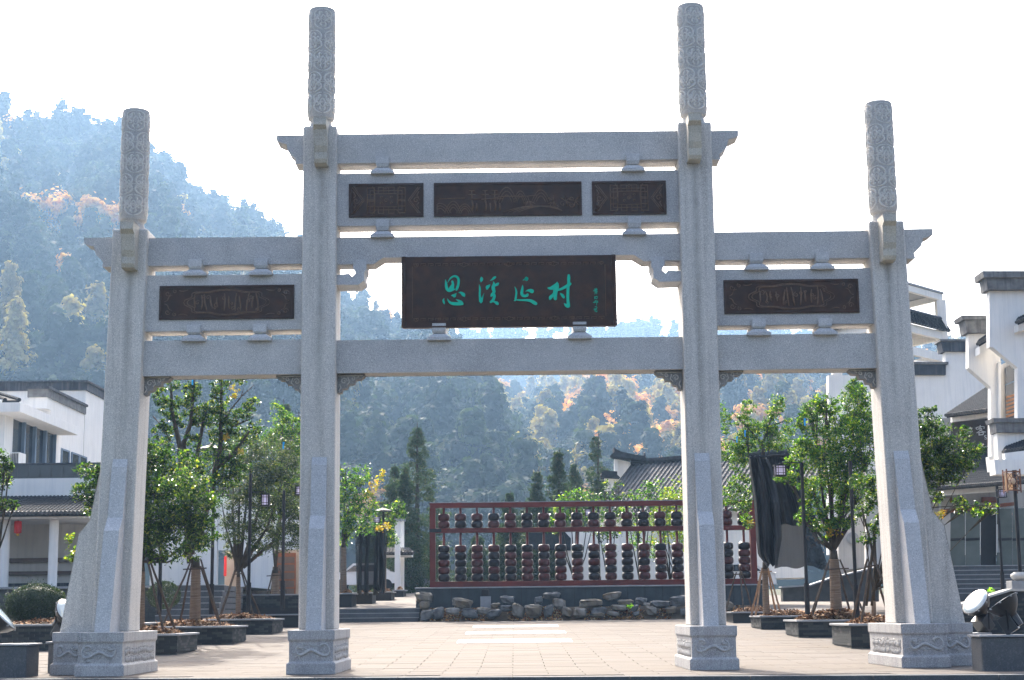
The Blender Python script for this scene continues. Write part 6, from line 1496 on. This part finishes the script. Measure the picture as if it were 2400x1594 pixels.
# ------------------------------------------------------------------ conifers
def conifer(label, px, pt, pb, Y, wpx, seed, m='cedar', group='dark conifers before the wooded hill', tip=1.0):
    R = np.random.RandomState(seed); top = at(px, pt, Y); base = at(px, pb, Y); base.z = min(base.z, g(Y)+.5); H_ = top.z-base.z; rw = wpx*1.65*Y/F_PX/2
    t = thing('conifer', label, 'tree', tuple(base), group)
    MB().tube([base, (base.x, base.y, base.z+H_*.5), top], [.22, .14, .02], 8).build('trunk', M['bark'], t)
    C = []; Rr_ = []; N = []; nb_ = 430
    for i in range(nb_):
        f = R.rand()**1.25; f = min(.985, f); z = base.z+H_*(.03+.95*f)
        rr = rw*(1-f)**.85*(.82+.22*math.sin(f*31+seed)+.25*R.rand())+.08
        a = R.rand()*2*PI; d = rr*R.rand()**.33
        s_ = .11+.13*rr*(.5+R.rand()); C.append((base.x+math.cos(a)*d, base.y+math.sin(a)*d, z-d*.38)); Rr_.append((s_*1.25, s_*1.25, s_*.75)); N.append(int(26+150*s_))
    V, Fc = leaves(C, Rr_, N, .15, shell=.2, up=.1, aspect=.35, seed=seed); o = crown('needles', V, Fc, M[m], t); o['kind'] = 'stuff'
    return t
conifer('tallest dark conifer left of the abacus', 978, 990, 1400, 99, 135, 61)
conifer('pointed lighter conifer left of the tallest one', 948, 1100, 1400, 97, 80, 62)
conifer('slim conifer left behind the pointed one', 925, 1085, 1400, 104, 90, 63)
conifer('low broad conifer above the white gateway', 900, 1170, 1390, 106, 90, 64)
conifer('narrow-topped conifer above the middle of the abacus', 1312, 1050, 1390, 100, 90, 65)
conifer('tall conifer left of the hall roof', 1403, 1013, 1390, 108, 88, 66)
conifer('short conifer left of the narrow-topped one', 1262, 1100, 1390, 100, 82, 67)
conifer('small conifer top just above the abacus rail', 1196, 1150, 1390, 98, 60, 68)
conifer('conifer between the narrow-topped and the tall one', 1350, 1080, 1390, 112, 80, 69)
conifer('pale distant conifer beside the left inner pillar, left bay', 665, 935, 1390, 105, 100, 70)
conifer('dim conifer half hidden by the left inner pillar', 700, 965, 1390, 110, 90, 71)
conifer('low bushy conifer seen through the abacus rods, left', 1120, 1255, 1390, 96, 60, 72)
conifer('low bushy conifer seen through the abacus rods, right of the first', 1180, 1240, 1390, 100, 90, 73)
conifer('leafy conifer seen through the middle rods', 1230, 1190, 1390, 104, 110, 74)
conifer('dark undergrowth conifer left of the abacus frame', 1000, 1250, 1390, 108, 90, 75)

# ------------------------------------------------------------------ wooded hills
def hill(name, sky_pts, Yr, Y0, zf, back=60, treeh=5.0, prof=.8, rip=1.0, seed=1):
    """sky_pts: photo skyline; ridge line stands at depth Yr, the slope runs down to Y0"""
    pts = sorted(sky_pts); xs_ = []; zs_ = []
    for px, py in pts: q = at(px, py, Yr); xs_.append(q.x); zs_.append(q.z-treeh)
    xs_ = np.array(xs_); zs_ = np.array(zs_); nx, ny = 90, 36
    X = np.linspace(xs_[0], xs_[-1], nx); Zr = np.interp(X, xs_, zs_); V = []
    R = np.random.RandomState(seed); ph = R.rand(6)*6
    def surf(x, f):
        zr = np.interp(x, xs_, zs_); z0 = zf
        w_ = rip*(math.sin(x*.07+ph[0]+f*2)*3+math.sin(x*.17+ph[1]-f*5)*1.6+math.sin(x*.05+f*9+ph[2])*2)*math.sin(PI*min(1, max(0, f)))
        return z0+(zr-z0)*(f**prof)+w_
    def pos(x, f): 
        if f <= 1: return (x*(Y0+(Yr-Y0)*f)/Yr, Y0+(Yr-Y0)*f, surf(x, f))
        return (x, Yr+back*(f-1)*4, np.interp(x, xs_, zs_)-(f-1)*60)
    fs = list(np.linspace(0, 1, ny))+[1.1, 1.4]
    V = [pos(x, f) for f in fs for x in X]
    Fc = [(j_*nx+i_, j_*nx+i_+1, (j_+1)*nx+i_+1, (j_+1)*nx+i_) for j_ in range(len(fs)-1) for i_ in range(nx-1)]
    o = MB().add(V, Fc).build(name, M['earth_green']); tag(o, kind='structure')
    return pos, X
SKY_A = [(-260, 190), (0, 248), (60, 275), (160, 290), (260, 315), (340, 350), (400, 405), (430, 415), (520, 475), (600, 530), (640, 555), (720, 620), (800, 690), (860, 722), (900, 758), (960, 775), (1020, 800), (1080, 850), (1115, 880), (1135, 915), (1180, 980), (1260, 1080), (1340, 1180)]
SKY_B = [(900, 985), (1050, 960), (1150, 925), (1220, 915), (1300, 905), (1350, 895), (1400, 880), (1500, 872), (1600, 862), (1750, 850), (1900, 835), (2050, 825), (2300, 810), (2600, 800)]
SKY_C = [(500, 800), (800, 790), (940, 783), (1100, 775), (1200, 765), (1300, 758), (1440, 748), (1530, 752), (1620, 750), (1700, 755), (1850, 768), (1960, 775), (2150, 800), (2500, 830)]
posA, XA = hill('left_hill', SKY_A, 850, 330, 3.0, treeh=16, seed=1, prof=.9, rip=1.8)
posB, XB = hill('middle_hill', SKY_B, 1000, 380, 3.0, treeh=20, seed=2, prof=.85, rip=1.8)
posC, XCx = hill('far_ridge', SKY_C, 1550, 900, 30.0, treeh=15, seed=3, prof=1.2, rip=3)
protos = bpy.data.collections.new('hill_tree_kinds')
def proto(nm, m, kind, seed):
    R = np.random.RandomState(seed)
    C = []; Rr_ = []; N = []
    if kind == 'round':
        for k_ in range(13):
            a = R.rand()*2*PI; d = R.rand()**.6*1.9; C.append((math.cos(a)*d, math.sin(a)*d, 3.4+R.uniform(-1.4, 2.2)*(1-d/3.2))); s = R.uniform(.75, 1.3); Rr_.append((s, s, s*.85)); N.append(int(85*s*s+30))
    elif kind == 'tall':
        for k_ in range(15):
            f = k_/14; a = R.rand()*2*PI; d = R.rand()*1.2*(1-f*.75); C.append((math.cos(a)*d, math.sin(a)*d, 1.6+5.2*f)); s = R.uniform(.6, 1.15)*(1.15-f*.6); Rr_.append((s, s, s)); N.append(int(80*s*s+30))
    else:
        for k_ in range(18):
            f = k_/17; a = R.rand()*2*PI; d = (1-f)*1.3*R.rand(); C.append((math.cos(a)*d, math.sin(a)*d, 1.2+5.8*f)); s = .35+.85*(1-f)*R.uniform(.7, 1.2); Rr_.append((s, s, s*.6)); N.append(int(60*s*s+26))
    V, Fc = leaves(C, Rr_, [int(q*1.8) for q in N], .40, shell=.75, up=.1, aspect=.85, seed=seed, outward=1.0)
    me = np_mesh(nm, V, Fc, M[m]); mt_ = len(me.materials)
    o = bpy.data.objects.new(nm, me); protos.objects.link(o); return me
PK = [('a_hill_tree_round', 'hill_green', 'round', 1), ('b_hill_tree_round', 'hill_dark', 'round', 2), ('c_hill_tree_round', 'hill_olive', 'round', 3), ('d_hill_tree_tall', 'hill_dark', 'tall', 4), ('e_hill_tree_tall', 'hill_green', 'tall', 5), ('f_hill_tree_conifer', 'hill_dark', 'conifer', 6), ('g_hill_tree_tall', 'hill_tan', 'tall', 7), ('h_hill_tree_round', 'hill_orange', 'round', 8)]
pm = [proto(*p) for p in PK]
def forest(name, label, pos, n_, xr, fr, wts, smin, smax, seed):
    R = np.random.RandomState(seed); P = []; K = []; S = []; name_b = 'autumn' in label
    for i in range(n_):
        x = R.uniform(*xr); f = R.uniform(*fr); p = pos(x, f); P.append((p[0], p[1], p[2]-.6)); 
        w_ = np.array(wts, float)
        cl = math.sin(x*.06+f*7)+math.sin(x*.13-f*11+2)
        bi = 1.0+(.9 if name_b else 0); w_[6] *= max(.05, bi+1.4*cl); w_[7] *= max(.05, bi+1.7*cl); w_[2] *= max(.2, 1+cl)
        K.append(R.choice(len(w_), p=w_/w_.sum())); S.append(R.uniform(smin, smax))
    me = bpy.data.meshes.new(name); me.from_pydata(P, [], [])
    for nm, dt, arr in (('kind_index', 'INT', K), ('size', 'FLOAT', S), ('turn', 'FLOAT', list(R.rand(n_)*6.28))):
        at_ = me.attributes.new(nm, dt, 'POINT'); at_.data.foreach_set('value', np.array(arr, dtype=np.int32 if dt == 'INT' else np.float32))
    o = bpy.data.objects.new(name, me); COL.objects.link(o); tag(o, label, 'trees', kind='stuff')
    ng = bpy.data.node_groups.new(name, 'GeometryNodeTree')
    ng.interface.new_socket('Geometry', in_out='INPUT', socket_type='NodeSocketGeometry'); ng.interface.new_socket('Geometry', in_out='OUTPUT', socket_type='NodeSocketGeometry')
    N_ = ng.nodes; L = ng.links; gi = N_.new('NodeGroupInput'); go = N_.new('NodeGroupOutput')
    ip = N_.new('GeometryNodeInstanceOnPoints'); ci = N_.new('GeometryNodeCollectionInfo'); ci.inputs['Collection'].default_value = protos
    ci.inputs['Separate Children'].default_value = True; ci.inputs['Reset Children'].default_value = True
    def attr(nm, dt): a_ = N_.new('GeometryNodeInputNamedAttribute'); a_.data_type = dt; a_.inputs['Name'].default_value = nm; return a_.outputs['Attribute']
    cx = N_.new('ShaderNodeCombineXYZ'); L.new(attr('turn', 'FLOAT'), cx.inputs[2]); L.new(gi.outputs[0], ip.inputs['Points']); L.new(ci.outputs[0], ip.inputs['Instance'])
    ip.inputs['Pick Instance'].default_value = True; L.new(attr('kind_index', 'INT'), ip.inputs['Instance Index']); L.new(cx.outputs[0], ip.inputs['Rotation']); L.new(attr('size', 'FLOAT'), ip.inputs['Scale'])
    L.new(ip.outputs[0], go.inputs[0]); md = o.modifiers.new('scatter', 'NODES'); md.node_group = ng
    return o
#            round g, round d, olive, tall d, tall g, conifer, tan, orange
forest('hillside_forest', 'dense hazy woods covering the steep left hill', posA, 1700, (XA[0], XA[-1]), (.02, 1.03), [5, 5, 2.0, 4, 4, 1.5, .45, .15], 2.5, 4.4, 1)
forest('hillside_forest', 'hazy autumn woods on the middle hill behind the abacus', posB, 1700, (XB[0], XB[-1]), (.02, 1.03), [2.2, 1.6, 3.4, 2, 2.4, 2.0, 5.0, 4.6], 2.5, 4.3, 2)
forest('hillside_forest', 'faint woods along the pale far ridge', posC, 1300, (XCx[0], XCx[-1]), (.55, 1.02), [3, 3, 1, 3, 3, 4, .3, .1], 2.4, 4.0, 3)
# single autumn trees that stand out of the woods
def ray_depth(px, py, pos, X):
    best = None
    for f in np.linspace(.03, 1.0, 60):
        Yv = pos(0, f)[1]; q = at(px, py, Yv); xx = q.x*1.0
        # x parameter of the slope is measured at the ridge
        x_r = q.x/(Yv/pos(0, 1.0)[1]); z = pos(x_r, f)[2]
        d = abs(q.z-z)
        if best is None or d < best[0]: best = (d, Yv, q, z)
    return best[1], best[2], best[3]
AUT = [(105, 520, 60, 9, 'posA', 'orange-topped tree high on the left hill, left of the left outer column', 7), (232, 520, 46, 9, 'posA', 'orange tree on the left hill touching the left outer column', 7), (15, 745, 60, 9, 'posA', 'tan tree at the left picture edge on the lower hill', 6), (30, 830, 60, 9, 'posA', 'yellowish tree above the dark roof coping at the far left', 6),
       (1035, 980, 34, 6, 'posA', 'rusty tree above the tallest conifer', 6), (965, 905, 16, 6, 'posA', 'small orange tree high between the pillars, left', 7), (1165, 925, 32, 7, 'posB', 'pointed orange tree on the skyline in the centre bay', 7), (1215, 1100, 34, 7, 'posB', 'orange tree low on the slope above the abacus', 7), (1245, 940, 28, 7, 'posB', 'brown-gold tree on the skyline right of the pointed orange one', 6),
       (1362, 955, 38, 7, 'posB', 'broad orange dome-shaped tree in the centre bay', 7), (1305, 950, 24, 6, 'posB', 'orange tree left of the broad dome-shaped one', 7), (1480, 965, 26, 6, 'posB', 'reddish tree right of the broad dome-shaped one', 7), (1430, 930, 22, 6, 'posB', 'tan pointed tree between the dome and the reddish tree', 6), (1550, 960, 30, 7, 'posB', 'tan tree beside the right inner pillar', 6),
       (1205, 1010, 28, 7, 'posB', 'golden tree in the middle of the slope', 6), (1575, 950, 22, 6, 'posB', 'small orange tree touching the right inner pillar', 7), (1735, 945, 38, 7, 'posB', 'pale tan dome-shaped tree in the right bay', 6), (880, 745, 20, 6, 'posA', 'olive-gold tree on the slope left of the name board', 6)]
for i, (px, py, r_, ww, which, lb, kd) in enumerate(AUT):
    pos, X = (posA, XA) if which == 'posA' else (posB, XB)
    Yv, q, z = ray_depth(px, py+r_, pos, X); s = r_*Yv/F_PX/2.6*1.15
    q = at(px, py+r_, Yv-28)
    o = link('autumn_tree', pm[kd if kd == 7 or i % 2 else 6], None, (q.x, Yv-28, q.z-1.2*s)); o.scale = (s, s, s*1.15); o.rotation_euler.z = i*1.3
    tag(o, lb, 'tree', 'autumn trees standing out of the hillside woods')

# ------------------------------------------------------------------ haze over the whole valley
if HAZE > 0:
    hz = MB().box(-1300, 1300, -70, 2000, -1.9, 420).build('haze', bpy.data.materials.new('haze_air')); tag(hz, 'thin blue haze filling the valley', 'haze', kind='stuff')
    hm = hz.data.materials[0]; hm.use_nodes = True; T = hm.node_tree
    for n_ in list(T.nodes):
        if n_.type == 'BSDF_PRINCIPLED': T.nodes.remove(n_)
    pv = T.nodes.new('ShaderNodeVolumePrincipled'); pv.inputs['Color'].default_value = (.35, .57, .88, 1); pv.inputs['Density'].default_value = HAZE; pv.inputs['Anisotropy'].default_value = .5
    T.links.new(pv.outputs[0], T.nodes['Material Output'].inputs['Volume'])
